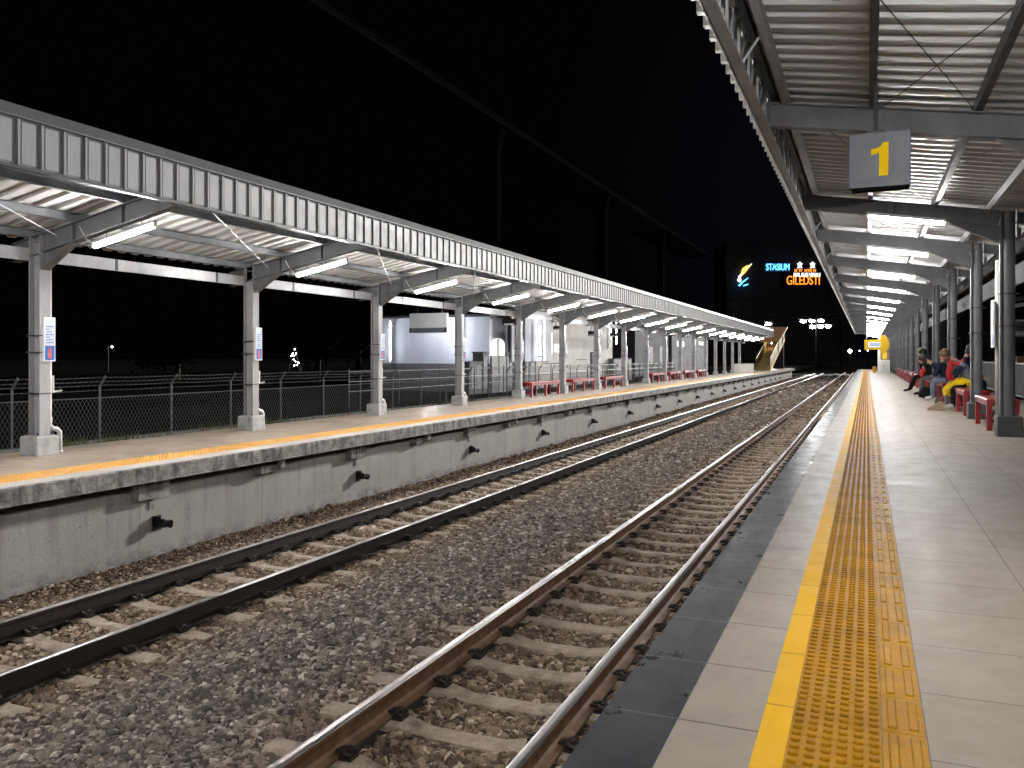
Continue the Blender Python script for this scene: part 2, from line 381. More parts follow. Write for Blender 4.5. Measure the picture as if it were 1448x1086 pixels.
# ------------------------------------------------------------------ ballast stones (nobody could count them)
SP = .58; SL_W = .175; SL_HL = 1.0
def scatter(y0, y1, pitch, k, size):
    nx = int(7.2 / pitch); ny = int((y1 - y0) / pitch); N = int(nx * ny * k)
    x = rng.uniform(-8.06, -.88, N); y = rng.uniform(y0, y1, N)
    z = bed_z(x, y) + rng.uniform(-.014, .012, N) * size / .024
    keep = np.ones(N, bool)
    for (rails, rt) in ((RAILS_R, RT_R), (RAILS_L, RT_L)):
        c = sum(rails) / 2
        fr = np.abs(((y / SP) + .5) % 1 - .5) * SP
        on = (np.abs(x - c) < SL_HL + .02) & (fr < SL_W / 2 + .008)
        keep &= ~(on & (rng.uniform(0, 1, N) > .012))
        for r in rails: keep &= np.abs(x - r) > .085
        crib = (np.abs(x - c) < SL_HL); z = np.where(crib, z - .016 - .014 * (np.abs(x - c) < .5), z)
    s = size * rng.lognormal(0, .28, N)
    return np.stack([x, y, z], 1)[keep], s[keep]
parts = [scatter(1.2, 10, .0285, 1.6, .0195), scatter(10, 18, .036, 1.6, .0225), scatter(18, 34, .055, 1.5, .030), scatter(34, 60, .1, 1.4, .052), scatter(60, 112, .17, 1.3, .08)]
pts = np.concatenate([p for p, s in parts]); szs = np.concatenate([s for p, s in parts])
me = bpy.data.meshes.new('ballast'); me.vertices.add(len(pts)); me.vertices.foreach_set('co', pts.astype(np.float32).ravel())
a = me.attributes.new('sz', 'FLOAT', 'POINT'); a.data.foreach_set('value', szs.astype(np.float32)); me.update()
bal = bpy.data.objects.new('ballast', me); C.objects.link(bal); bal['kind'] = 'stuff'; bal['label'] = 'grey and brown crushed stone ballast around the railway tracks'; bal['category'] = 'ballast'
me.materials.append(M['stone'])
nt = bpy.data.node_groups.new('ballast_scatter', 'GeometryNodeTree')
nt.interface.new_socket('Geometry', in_out='INPUT', socket_type='NodeSocketGeometry'); nt.interface.new_socket('Geometry', in_out='OUTPUT', socket_type='NodeSocketGeometry')
gi = nt.nodes.new('NodeGroupInput'); go = nt.nodes.new('NodeGroupOutput'); L = nt.links
g2i = nt.nodes.new('GeometryNodeGeometryToInstance')
for k in range(10):
    ico = nt.nodes.new('GeometryNodeMeshIcoSphere'); ico.inputs['Subdivisions'].default_value = 2; ico.inputs['Radius'].default_value = 1
    sp = nt.nodes.new('GeometryNodeSetPosition'); rv = nt.nodes.new('FunctionNodeRandomValue'); rv.data_type = 'FLOAT_VECTOR'
    rv.inputs['Min'].default_value = (-.62, -.62, -.62); rv.inputs['Max'].default_value = (.62, .62, .62); rv.inputs['Seed'].default_value = 11 + k
    hull = nt.nodes.new('GeometryNodeConvexHull'); tr = nt.nodes.new('GeometryNodeTransform')
    tr.inputs['Scale'].default_value = (.95, .72 + .04 * (k % 5), .5 + .05 * (k % 4))
    sm = nt.nodes.new('GeometryNodeSetMaterial'); sm.inputs['Material'].default_value = M['stone']
    L.new(ico.outputs['Mesh'], sp.inputs['Geometry']); L.new(rv.outputs[0], sp.inputs['Offset']); L.new(sp.outputs[0], hull.inputs[0])
    L.new(hull.outputs[0], tr.inputs['Geometry']); L.new(tr.outputs[0], sm.inputs['Geometry']); L.new(sm.outputs[0], g2i.inputs[0])
iop = nt.nodes.new('GeometryNodeInstanceOnPoints'); iop.inputs['Pick Instance'].default_value = True
na = nt.nodes.new('GeometryNodeInputNamedAttribute'); na.data_type = 'FLOAT'; na.inputs['Name'].default_value = 'sz'
rr = nt.nodes.new('FunctionNodeRandomValue'); rr.data_type = 'FLOAT_VECTOR'; rr.inputs['Max'].default_value = (.7, .7, 6.28); rr.inputs['Min'].default_value = (-.7, -.7, 0)
ri = nt.nodes.new('FunctionNodeRandomValue'); ri.data_type = 'INT'; ri.inputs['Min'].default_value = 0 if False else ri.inputs['Min'].default_value
for s_ in ri.inputs:
    if s_.type == 'INT' and s_.name == 'Max': s_.default_value = 9
    if s_.type == 'INT' and s_.name == 'Min': s_.default_value = 0
L.new(gi.outputs[0], iop.inputs['Points']); L.new(g2i.outputs[0], iop.inputs['Instance'])
L.new([o for o in ri.outputs if o.type == 'INT'][0], iop.inputs['Instance Index'])
L.new(rr.outputs[0], iop.inputs['Rotation']); L.new([o for o in na.outputs if o.type == 'VALUE' and o.enabled][0], iop.inputs['Scale'])
L.new(iop.outputs[0], go.inputs[0])
md = bal.modifiers.new('stones', 'NODES'); md.node_group = nt

# ------------------------------------------------------------------ tracks
def rail_prof(x, zt):
    h = [(-.070, -.159), (-.070, -.148), (-.03, -.135), (-.010, -.12), (-.010, -.045), (-.034, -.036), (-.0355, -.010), (-.030, -.003), (-.016, 0)]
    pr = h + [(-a, b) for a, b in h[::-1]]
    return [(x + a, zt + b) for a, b in pr]
def sleeper_mb(xc, y, zt):
    s = MB(); z0 = zt - .168; b = .19
    prof = [(-1.0, 0), (-.42, 0), (-.24, -.035), (.24, -.035), (.42, 0), (1.0, 0)]
    w, wt = SL_W / 2, SL_W / 2 - .022
    vs = []; fs = []
    for x, dz in prof:
        sh = .82 if abs(x) < .3 else 1
        vs += [(xc + x, y - w * sh, z0 - b), (xc + x, y - w * sh, z0 + dz - .02), (xc + x, y - wt * sh, z0 + dz), (xc + x, y + wt * sh, z0 + dz), (xc + x, y + w * sh, z0 + dz - .02), (xc + x, y + w * sh, z0 - b)]
    for i in range(len(prof) - 1):
        for k in range(5): fs.append((i * 6 + k, i * 6 + k + 1, i * 6 + 7 + k, i * 6 + 6 + k))
    fs += [(0, 1, 2, 3, 4, 5), tuple(range(len(vs) - 1, len(vs) - 7, -1))]
    s.add(vs, fs); return s
def clip_mb(x, y, zt, sd):
    s = MB(); z = zt - .165
    s.box(x + sd * .065, x + sd * .15, y - .045, y + .045, z, z + .018)
    s.tube([(x + sd * .145, y - .035, z + .03), (x + sd * .10, y - .04, z + .048), (x + sd * .045, y - .02, z + .04), (x + sd * .045, y + .02, z + .04), (x + sd * .10, y + .04, z + .048), (x + sd * .145, y + .035, z + .03)], .011, 6)
    s.box(x + sd * .11, x + sd * .135, y - .02, y + .02, z + .018, z + .06); return s
def track(rails, zt, label, side):
    xc = sum(rails) / 2
    t = thing('railway_track', label, 'railway track', (xc, 0, zt - .168))
    for r in rails:
        m = MB(); m.prism(rail_prof(r, zt), 'y', -2, 130, 0)
        fm = m.m; nq = len(rail_prof(r, zt))
        for i in range(nq):
            if i in (7, 8, 9): fm[2 + i] = 1
            if i == 6 and r == rails[0] or i == 10: fm[2 + i] = 1
        m.build('rail', [side, 'rail_top'], t)
    proto = None; rest = MB()
    for k in range(170):
        y = SP * (k + 2)
        if k < 100:
            if proto is None:
                proto = sleeper_mb(xc, y, zt).build('sleeper', 'sleeper', t); y0 = y; o = proto
                cps = [clip_mb(r, y, zt, sd).build('rail_clip', 'clip', proto) for r in rails for sd in (-1, 1)]
            else:
                o = proto.copy(); C.objects.link(o); o.parent = t; o.location = (random.uniform(-.012, .012), y - y0, random.uniform(-.004, .003)); o.rotation_euler = (0, 0, random.uniform(-.006, .006))
                if abs(o.rotation_euler.z): o.location.y += 0
                o.rotation_euler = (0, 0, 0)
                if k < 55:
                    for c in cps: d = c.copy(); C.objects.link(d); d.parent = o
        else:
            q = sleeper_mb(xc, y, zt); rest.add(q.v, q.f)
    o = rest.build('distant_sleepers', 'sleeper', t, fix=False); o['kind'] = 'stuff'
    return t
track(RAILS_R, RT_R, 'railway track with rusty brown rails running beside the platform with the bumpy yellow paving', 'rail_side')
track(RAILS_L, RT_L, 'railway track with dark rails running below the wall of the platform opposite', 'rail_side_dark')

# ------------------------------------------------------------------ near platform
Y0 = -20
g = MB(); g.box(XE_R + .002, 3.7, Y0, YR_END, -1.45, -.012); structure(g.build('platform', 'lip'))
g = MB(); g.box(.16, 3.7, Y0, YR_END, -.0115, 0); structure(g.build('platform_paving', 'floor_r'))
g = MB(); g.box(XE_R, -.530, Y0, YR_END, -.0115, 0); structure(g.build('dark_edge_paving', 'dark_tile'))
g = MB(); g.box(-.530, -.293, Y0, YR_END, -.0115, 0); structure(g.build('beige_edge_paving', 'beige'))
g = MB(); g.box(-.293, -.210, Y0, YR_END, -.0115, .001); structure(g.build('yellow_safety_line', 'yellow'))
g = MB(); ty = -4.0
TX0, TXM, TX1 = -.210, .041, .160
k = 0
while ty < YR_END:                                     # separate cast tiles with fine joints
    g.box(TX0 + .001, TXM - .001, ty + .0008, ty + .2992, -.0115, .004 + random.uniform(-.0006, .0006)); ty += .3
ty = -4.0
while ty < YR_END:
    g.box(TXM + .001, TX1 - .001, ty + .0008, ty + .2792, -.0115, .004 + random.uniform(-.0006, .0006)); ty += .28
dv = []; dF = []
def dome(x, y, rx, ry, h, z, seg, rows):
    b = len(dv)
    for (f, hh) in rows:
        for q in range(seg):
            a_ = 2 * math.pi * q / seg; ca, sa = math.cos(a_), math.sin(a_)
            e_ = 2 / 2.6
            dv.append((x + rx * f * math.copysign(abs(ca) ** e_, ca), y + ry * f * math.copysign(abs(sa) ** e_, sa), z + h * hh))
    for i in range(len(rows) - 1):
        for q in range(seg): w = (q + 1) % seg; dF.append((b + i * seg + q, b + i * seg + w, b + (i + 1) * seg + w, b + (i + 1) * seg + q))
    dF.append(tuple(b + (len(rows) - 1) * seg + q for q in range(seg)))
y = .8
while y < 70:
    for q in range(6):
        x = TX0 + .0215 + q * (TXM - TX0 - .043) / 5
        if y < 7: dome(x, y, .0138, .0115, .0085, .004, 14, ((1, 0), (.95, .5), (.75, .88), (.45, 1)))
        else: dome(x, y, .0138, .0115, .0085, .004, 6, ((1, 0), (.6, 1)))
    y += .0462
y = -3.99
while y < 70:
    for x in (TXM + .030, TXM + .088):
        z0, z1 = .004, .0095; a0, a1 = y + .014, y + .25
        for (ya, yb) in ((a0, a1),):
            b = len(dv)
            for (ins, z) in ((0, z0), (.004, z1)):
                dv.extend([(x - .014 + ins, ya + .006, z), (x - .009, ya + ins, z), (x + .009, ya + ins, z), (x + .014 - ins, ya + .006, z), (x + .014 - ins, yb - .006, z), (x + .009, yb - ins, z), (x - .009, yb - ins, z), (x - .014 + ins, yb - .006, z)])
            for q in range(8): w = (q + 1) % 8; dF.append((b + q, b + w, b + 8 + w, b + 8 + q))
            dF.append(tuple(b + 8 + q for q in range(8)))
    y += .28
g.add(dv, dF); tac = g.build('tactile_paving', 'tactile', fix=False); structure(tac)

# ------------------------------------------------------------------ platform opposite
g = MB()
g.box(-10.65, -8.09, Y0, YL_END, ZL - .18, ZL - .002, 0)
root = structure(g.build('platform', 'floor_l'))
g = MB(); g.prism([(-8.09, ZL - .185), (XE_L + .012, ZL - .185), (XE_L, ZL - .17), (XE_L - .006, ZL - .012), (XE_L - .018, ZL + .001), (-8.09, ZL + .001)], 'y', Y0, YL_END)
structure(g.build('platform_edge', 'lip'))
g = MB(); g.box(-8.09, XE_L - .03, Y0, YL_END - .1, ZL - .01, ZL + .004); structure(g.build('edge_coping', 'coping'))
g = MB(); g.box(-10.6, -8.17, Y0, YL_END - .05, -1.6, ZL - .186, 0); structure(g.build('platform_base', 'lip'))
g = MB(); g.box(-8.165, -8.05, Y0, YL_END - .05, -1.6, -.51, 0); g.prism([(-8.165, -.51), (-8.05, -.51), (-8.075, -.485), (-8.165, -.47)], 'y', Y0, YL_END - .05)
g.box(-8.05, -8.0, Y0, YL_END - .05, -1.6, -1.30)
pw = structure(g.build('platform_wall', 'wall'))
k = 0; y = 3.35
cb = None
while y < 92:
    g = MB()
    if k % 2: g.prism([(-8.05, -.60), (-7.84, -.50), (-7.84, ZL - .187), (-8.05, ZL - .187)], 'y', y, y + .10); g.prism([(-8.05, -.57), (-7.9, -.55), (-7.9, -.45), (-8.05, -.45)], 'y', y - .35, y - .002)
    else: g.box(-8.05, -7.93, y - .28, y + .2, -.60, ZL - .187); g.box(-8.05, -8.035, y - .02, y + .05, -.75, -.602)
    g.build('corbel', 'lip', pw); y += 2.24; k += 1
g = MB(); y = Y0
while y < YL_END - .5: g.box(-8.57, -8.094, y + .001, y + .299, ZL - .01, ZL + .005); y += .3
dv = []; dF = []
y = 2.0
while y < 50:
    for q in range(9): dome(-8.57 + .03 + q * .052, y, .016, .016, .006, ZL + .005, 6, ((1, 0), (.6, 1)))
    y += .055
g.add(dv, dF); structure(g.build('tactile_paving', 'tactile_l', fix=False))

# drain outlets on the wall
def outlet():
    t = thing('drain_outlet', None, 'drain outlet', (-8.05, 0, -.93), 'black drain outlets on the wall of the platform opposite')
    s = MB(); s.box(-8.05, -8.035, -.075, .055, -1.02, -.84); s.build('wall_plate', 'black', t)
    s = MB(); s.tube([(-8.05, 0, -.93), (-7.97, 0, -.93), (-7.93, .01, -.94)], [.058, .055, .05], 12); s.tube([(-7.965, 0, -.935), (-7.93, .09, -.95)], [.048, .042], 12); s.tube([(-8.0, -.02, -.90), (-8.0, -.02, -.845)], .03, 10)
    s.build('pipe_elbow', 'black', t, smooth=False)
    s = MB(); s.tube([(-7.932, .085, -.949), (-7.922, .11, -.954)], [.05, .05], 12); s.build('pipe_collar', 'black', t)
    return t
po = outlet(); i = 0; y = 7.94
while y < 92:
    o = po if i == 0 else copy_tree(po)
    o.location.y = y; o['label'] = f'black drain outlet on the concrete wall opposite, {ORD[i]} from the near end'
    i += 1; y += 4.48

# ------------------------------------------------------------------ canopies
def corrugated(ya, yb, pitch, up=.03, rib=.06, sl=.022):
    pr = []; y = ya
    while y < yb:
        pr += [(y, 0), (y + pitch - rib - 2 * sl, 0), (y + pitch - rib - sl, up), (y + pitch - sl, up)]; y += pitch
    return pr
def ibeam(s, p, q, depth, w, t=.012):
    p, q = Vector(p), Vector(q)                        # top-line points; beam in the xz plane
    for dz, hh, ww in ((0, t, w), (-depth + t, t, w)): s.bar(p + Vector((0, 0, dz - t / 2)), q + Vector((0, 0, dz - t / 2)), ww, hh)
    s.bar(p + Vector((0, 0, -depth / 2)), q + Vector((0, 0, -depth / 2)), .012, depth - 2 * t)

# --- canopy over the platform opposite
XC = -10.06; colL = [-13.0, -8.8, -4.6, -.42, 3.75] + [7.92 + 4.17 * i for i in range(17)]; YLA, YLB = -15.0, 79.0
def zbL(X): return 2.655 + .2 * (X + 9.06)
cl = thing('platform_canopy', 'long grey metal canopy with ribbed fascia over the platform opposite the camera', 'canopy', (XC, 0, ZL))
def col_left():
    y = 0
    s = MB()
    for x in (XC - .1, XC + .09): s.box(x, x + .012, y - .08, y + .08, ZL + .25, 2.70)
    s.box(XC - .088, XC + .09, y - .006, y + .006, ZL + .25, 2.70)
    for z in (2.35, 2.62): s.box(XC - .087, XC + .089, y - .074, y + .074, z, z + .01)
    s.box(XC - .13, XC + .13, y - .13, y + .13, ZL + .25, ZL + .262)
    o = s.build('column', 'steel_light', cl)
    s = MB(); s.cbox(XC - .165, XC + .165, y - .165, y + .165, ZL, ZL + .25, .012); s.build('pedestal', 'plinth', o)
    s = MB()
    for z in (.62, 1.16, 1.38): s.box(XC - .106, XC + .108, y - .09, y + .09, z, z + .014); s.box(XC - .12, XC - .1, y - .1, y - .07, z - .008, z + .022)
    s.build('cable_strap', 'steel_dark', o)
    s = MB()
    for dx in (-.1, .1):
        for dy in (-.1, .1): s.tube([(XC + dx, y + dy, ZL + .262), (XC + dx, y + dy, ZL + .30)], .012, 6)
    s.build('anchor_bolts', 'steel_dark', o)
    s = MB(); yp = y + .125
    s.tube([(XC + .02, yp, 2.4), (XC + .02, yp, .30), (XC + .02, yp, .20), (XC + .03, yp + .05, .15), (XC + .03, yp + .11, .14), (XC + .03, yp + .15, .10), (XC + .03, yp + .155, ZL + .005)], .032, 10)
    s.tube([(XC + .02, yp, .23), (XC + .02, yp, .30)], .04, 10); s.tube([(XC + .03, yp + .155, ZL + .001), (XC + .03, yp + .155, ZL + .03)], .042, 10)
    s.build('downpipe', 'pvc', o, smooth=True)
    s = MB(); s.box(XC + .0, XC + .05, yp + .03, yp + .055, .63, .86); s.tube([(XC + .02, yp + .05, .64), (XC + .05, yp + .17, .655)], .014, 8); s.build('conduit_box', 'pvc', o)
    return o
def rafter_left():
    s = MB(); xa, xb = -10.5, -7.72
    ibeam(s, (xa, 0, zbL(xa) + .25), (xb, 0, zbL(xb) + .25), .25, .13)
    for x in (-9.4, -8.55): s.box(x, x + .008, -.06, .06, zbL(x) + .012, zbL(x) + .238)
    o = s.build('rafter', 'steel', cl)
    s = MB(); pr = [(XC + .103, zbL(XC + .1) - .002), (XC + .103, 2.25), (XC + .62, zbL(XC + .62) - .002)]
    s.prism(pr, 'y', -.006, .006); s.bar((XC + .103, 0, 2.25), (XC + .64, 0, zbL(XC + .64) - .004), .13, .012); s.build('haunch', 'steel', o)
    return o
c0, r0 = col_left(), rafter_left(); cy0 = {}
for i, y in enumerate(colL):
    for src in (c0, r0):
        o = src if i == 0 else copy_tree(src, cl); o.location.y = y
def zsL(X): return zbL(X) + .37
pr = corrugated(YLA, YLB, .26, .04, .09, .03); s = MB(); n = len(pr)
s.add([(-10.62, y, zsL(-10.62) + z) for y, z in pr] + [(-7.70, y, zsL(-7.70) + z) for y, z in pr], [(i, i + 1, n + i + 1, n + i) for i in range(n - 1)])
s.build('roof_sheet', 'galv_l', cl)
for X in (-8.50, -9.38, -10.2):
    s = MB(); z = zbL(X) + .252; s.box(X - .03, X - .025, YLA, YLB, z, z + .11); s.box(X - .025, X + .03, YLA, YLB, z, z + .006); s.box(X - .025, X + .03, YLA, YLB, z + .104, z + .11); s.build('purlin', 'steel', cl)
s = MB(); s.box(-10.20, -10.165, YLA, YLB, 2.375, 2.54); y = YLA + 1.3
while y < YLB: s.box(-10.165, -10.160, y, y + .05, 2.377, 2.538, 1); y += 2.085
s.build('back_beam', ['steel_light', 'steel_dark'], cl)
s = MB(); s.box(-7.72, -7.70, YLA, YLB, 2.99, 3.455); y = YLA
fm = MB()
while y < YLB:                                          # raised seams and shallow trays of the fascia sheets
    s.prism([(-7.70, y), (-7.676, y + .008), (-7.676, y + .034), (-7.70, y + .042)], 'z', 2.992, 3.45)
    s.box(-7.70, -7.692, y + .062, y + .243, 3.01, 3.435); y += .26
s.build('fascia', 'fascia', cl)
s = MB(); s.prism([(-7.72, 3.455), (-7.66, 3.455), (-7.66, 3.47), (-7.74, 3.60), (-7.80, 3.61), (-7.80, 3.595), (-7.75, 3.59)], 'y', YLA, YLB); s.build('ridge_flashing', 'flashing', cl)
s = MB(); s.box(-7.735, -7.668, YLA, YLB, 2.955, 2.988); s.build('bottom_trim', 'steel_dark', cl)
s = MB(); s.prism([(-7.80, 2.96), (-10.62, 2.4), (-10.62, 2.72), (-7.80, 3.6)], 'y', YLB + .002, YLB + .03); s.build('end_panel', 'steel_light', cl)
for a_, b_ in zip(colL[:-1], colL[1:]):
    s = MB(); s.tube([(-7.86, a_ + .5, zbL(-7.86) + .24), (-9.6, b_ - .12, zbL(-9.6) + .12)], .008, 6)
    s.build('bracing_rod', 'steel_light', cl)

# --- canopy over the near platform
XR = 1.83; colR = [-16.2, -11.2, -6.2, -1.2, 3.8, 8.6, 13.62, 17.25, 21.9, 26.8, 31.7] + [31.7 + 4.8 * i for i in range(1, 12)]; YRA, YRB = -18.0, 85.5
def ztR(X): return 3.57 - .16 * (X + .85)
cr = thing('platform_canopy', 'grey steel canopy of corrugated sheet over the platform with the waiting people', 'canopy', (XR, 0, 0))
def col_right():
    s = MB()
    s.tube([(XR, 0, .29), (XR, 0, 3.14)], .082, 20)
    s.box(XR - .11, XR - .088, -.05, .05, .29, 2.76); s.box(XR - .10, XR - .06, -.012, .012, .29, 2.76)
    for z in (2.76, 2.97): s.box(XR - .10, XR + .10, -.095, .095, z, z + .012)
    s.box(XR - .11, XR - .096, -.08, .08, 2.75, 3.15); s.box(XR + .096, XR + .11, -.08, .08, 2.75, 3.15)
    s.box(XR + .11, XR + .15, -.05, .05, 2.78, 2.9)
    o = s.build('column', 'steel', cr)
    s = MB(); s.cbox(XR - .16, XR + .16, -.16, .16, 0, .29, .014); s.build('pedestal', 'plinth_dark', o)
    s = MB()
    for z in (.98 + .55, 1.98): s.tube([(XR, 0, z), (XR, 0, z + .02)], .089, 20); s.box(XR + .08, XR + .13, -.02, .02, z + .002, z + .018); s.box(XR - .13, XR - .085, -.055, .055, z + .002, z + .018)
    s.build('cable_strap', 'steel_dark', o)
    s = MB()
    for dx in (-.12, .12): s.tube([(XR + dx, -.1, .29), (XR + dx, -.1, .335)], .012, 6)
    s.build('anchor_bolts', 'steel_light', o)
    return o
def rafter_right():
    s = MB(); xa, xb = -.86, XR - .112
    ibeam(s, (xa, 0, ztR(xa)), (xb, 0, ztR(xb)), .225, .11)
    s.box(xa - .01, xa, -.07, .07, ztR(xa) - .24, ztR(xa) + .02)
    s.box(.35, .356, -.055, .055, ztR(.35) - .213, ztR(.35) - .012)
    ibeam(s, (XR + .112, 0, ztR(XR + .112)), (2.55, 0, ztR(2.55)), .16, .1)
    o = s.build('rafter', 'steel', cr)
    s = MB(); xh = XR - .75; s.prism([(XR - .112, ztR(XR - .112) - .227), (XR - .112, 2.70), (xh, ztR(xh) - .227)], 'y', -.006, .006); s.bar((XR - .112, 0, 2.70), (xh - .02, 0, ztR(xh) - .228), .11, .012); s.build('haunch', 'steel', o)
    s = MB(); s.bar((-.87, 0, ztR(-.87) - .1), (-.925, 0, ztR(-.87) - .1), .06, .16); s.build('tie_plate', 'steel', o)
    return o
c0, r0 = col_right(), rafter_right()
for i, y in enumerate(colR):
    o = r0 if i == 0 else copy_tree(r0, cr); o.location.y = y
    if i == 0: o = c0
    else: o = copy_tree(c0, cr)
    o.location.y = y
pr = corrugated(YRA, YRB, .235, -.034, .045, .022); n = len(pr); s = MB()
def zsR(X): return ztR(X) + .146
s.add([(-.93, y, zsR(-.93) + z) for y, z in pr] + [(2.6, y, zsR(2.6) + z) for y, z in pr], [(i, i + 1, n + i + 1, n + i) for i in range(n - 1)])
s.build('roof_sheet', 'galv', cr)
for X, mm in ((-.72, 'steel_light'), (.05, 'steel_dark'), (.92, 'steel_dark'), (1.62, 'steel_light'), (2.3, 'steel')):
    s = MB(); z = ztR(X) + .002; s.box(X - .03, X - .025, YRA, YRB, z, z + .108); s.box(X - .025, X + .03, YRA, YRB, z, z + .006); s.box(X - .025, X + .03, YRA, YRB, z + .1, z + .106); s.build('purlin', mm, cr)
s = MB(); s.box(-.855, -.80, YRA, YRB, ztR(-.83) + .03, ztR(-.83) + .09); s.box(-.88, -.865, YRA, YRB, 3.70, 3.86); s.build('gutter', 'steel_dark', cr)
# lattice edge frame with cladding outside
s = MB(); s.box(-.945, -.862, YRA, YRB, 3.315, 3.327); s.box(-.945, -.935, YRA, YRB, 3.327, 3.40); s.build('edge_chord', 'steel_light', cr)
s = MB(); s.box(-.945, -.88, YRA, YRB, 3.90, 3.96); s.build('top_chord', 'steel_dark', cr)
s = MB(); y = YRA + .1; k = 0
while y < YRB - 1:
    s.bar((-.905, y, 3.33), (-.905, y, 3.90), .05, .02, 0, (1, 0, 0)); s.bar((-.90, y + .03, 3.34), (-.90, y + .57, 3.89), .05, .018, 0, (1, 0, 0))
    if k % 4 == 1: s.bar((-.89, y, 3.36), (-.75, y + .08, 3.60), .045, .02)
    y += .6; k += 1
s.build('lattice', 'steel_light', cr)
pr = [];  y = YRA
while y < YRB: pr += [(-.96, y), (-.96, y + .165), (-.967, y + .172), (-1.0, y + .178), (-1.005, y + .185), (-1.005, y + .222), (-1.0, y + .229), (-.967, y + .235)]; y += .245
s = MB(); s.strip(pr, 'z', 3.30, 4.02); s.build('fascia', 'cladding', cr)
s = MB(); s.box(-.95, 2.6, YRB + .002, YRB + .03, 3.30, 3.42); s.build('end_trim', 'steel_light', cr)
s = MB(); s.box(2.06, 2.09, YRA, YRB, 2.18, 2.48); s.build('back_beam', 'matt_pale', cr)
s = MB(); s.box(2.1, 2.24, YRA, YRB, 2.66, 2.70); s.box(2.1, 2.11, YRA, YRB, 2.70, 2.86); s.tube([(2.0, YRA, 2.60), (2.0, YRB, 2.60)], .025, 8); s.build('rear_gutter', 'matt_dark', cr)
for a_, b_ in zip(colR[:-1], colR[1:]):
    z = lambda X: ztR(X) - .05
    s = MB(); s.tube([(-.55, a_ + .05, z(-.55) - .02), (.92, b_ - .05, z(.92) + .02)], .005, 6); s.build('bracing_rod', 'steel_dark', cr)
    s = MB(); s.tube([(1.45, a_ + .05, z(1.45) - .02), (.1, b_ - .05, z(.1) + .02)], .005, 6); s.build('bracing_rod', 'steel_dark', cr)

# --- tube lamps
def lamp(xa, za, xb, zb):
    t = thing('tube_lamp', None, 'lamp', ((xa + xb) / 2, 0, (za + zb) / 2))
    a_, b_ = Vector((xa, 0, za)), Vector((xb, 0, zb)); d = (b_ - a_).normalized()
    s = MB(); s.tube([a_, b_], .026, 10); s.build('glass_tube', 'tube', t, smooth=True)
    s = MB(); s.bar(a_ - d * .03 + Vector((0, 0, .045)), b_ + d * .03 + Vector((0, 0, .045)), .06, .03); s.build('housing', 'white', t)
    for p, sg in ((a_, -1), (b_, 1)):
        s = MB(); s.bar(p + d * sg * .004 + Vector((0, 0, .008)), p + d * sg * .03 + Vector((0, 0, .008)), .045, .055); s.build('end_cap', 'white', t)
    s = MB()
    for f in (.2, .8): q = a_.lerp(b_, f); s.tube([q + Vector((0, 0, .06)), q + Vector((0, 0, .125))], .006, 6)
    s.build('hanger', 'steel_dark', t)
    return t
pl = lamp(-9.06, 2.515, -8.08, 2.715)
s = MB(); s.tube([(-9.07, 0, 2.53), (-9.2, -.02, 2.62), (-9.3, -.03, 2.78)], .007, 6); s.build('supply_cable', 'white', pl)
for i, y in enumerate(colL):
    o = pl if i == 0 else copy_tree(pl); o.location.y = y
    o['group'] = 'tube lamps under the canopy opposite'
    if i < 5: o['label'] = f'assumed lit tube lamp under the canopy opposite, {ORD[4 - i]} one behind the nearest visible column'  # out of view; lamp row assumed to run on, added for foreground light
    else: o['label'] = f'lit tube lamp under the canopy opposite at the {ORD[i - 5]} column from the camera'
prt = lamp(.03, 3.13, 1.02, 2.965)
s = MB(); s.tube([(1.0, 0, 2.99), (.9, -.02, 3.05), (.72, .0, 3.07), (.55, .02, 3.22)], .007, 6); s.build('supply_cable', 'steel_light', prt)
zadj = {6: .06}
lamp_i = 0
for i, y in enumerate(colR):
    if i == 5: continue
    o = prt if i == 0 else copy_tree(prt); o.location.y = y; o.location.z += zadj.get(i, 0)
    o['group'] = 'tube lamps under the near canopy'
    if i < 5: o['label'] = f'assumed lit tube lamp under the near platform canopy, {ORD[4 - i]} one behind the grey number sign'  # unseen lamps, row assumed to continue, added to light the near floor
    else:
        o['label'] = f'assumed lit tube lamp under the near platform canopy, {ORD[lamp_i]} one beyond the grey number sign'; lamp_i += 1

# ------------------------------------------------------------------ number sign
sy0, sx0, sz0 = 7.75, .10, 2.90
t = thing('platform_sign', 'hanging grey square sign with a yellow number 1 above the platform', 'sign', (sx0, sy0, 2.49))
s = MB(); s.cbox(-.238, .238, -.045, .045, 2.525, 2.98, .006); bx = s
rz = Matrix.Rotation(R(-2), 3, 'Z')
def place(vs): return [tuple(rz @ Vector((x, y, 0)) + Vector((sx0, sy0, z))) for x, y, z in vs]
bx.v = place(bx.v); bx.build('sign_box', 'grey_sign', t)
s = MB(); s.box(-.215, .225, -.052, .04, 2.497, 2.5245); s.v = place(s.v); s.build('bottom_tray', 'void', t)
s = MB(); one = [(-.004, -.138), (.066, -.138), (.070, .138), (.028, .138), (.010, .108), (-.024, .092), (-.064, .088), (-.066, .038), (-.032, .044), (-.002, .056)]
s.prism([(x, z + 2.752) for x, z in one], 'y', -.051, -.0455); s.v = place(s.v); s.build('number_one', 'sign_yellow', t)
s = MB(); s.prism([(-x, z + 2.752) for x, z in one], 'y', .0455, .051); s.v = place(s.v); s.build('number_one', 'sign_yellow', t)
s = MB(); s.tube([(sx0 - .03, sy0, 2.978), (sx0 - .03, sy0, ztR(.06) + .01)], .018, 10); s.box(sx0 - .1, sx0 + .04, sy0 - .03, sy0 + .03, 2.981, 3.0); s.build('hanger_rod', 'steel_dark', t)
s = MB()
for dx in (-.2, .2): s.tube([(dx, -.0452, 2.56), (dx, -.049, 2.56)], .006, 8)
s.v = place(s.v); s.build('screw', 'steel_dark', t)

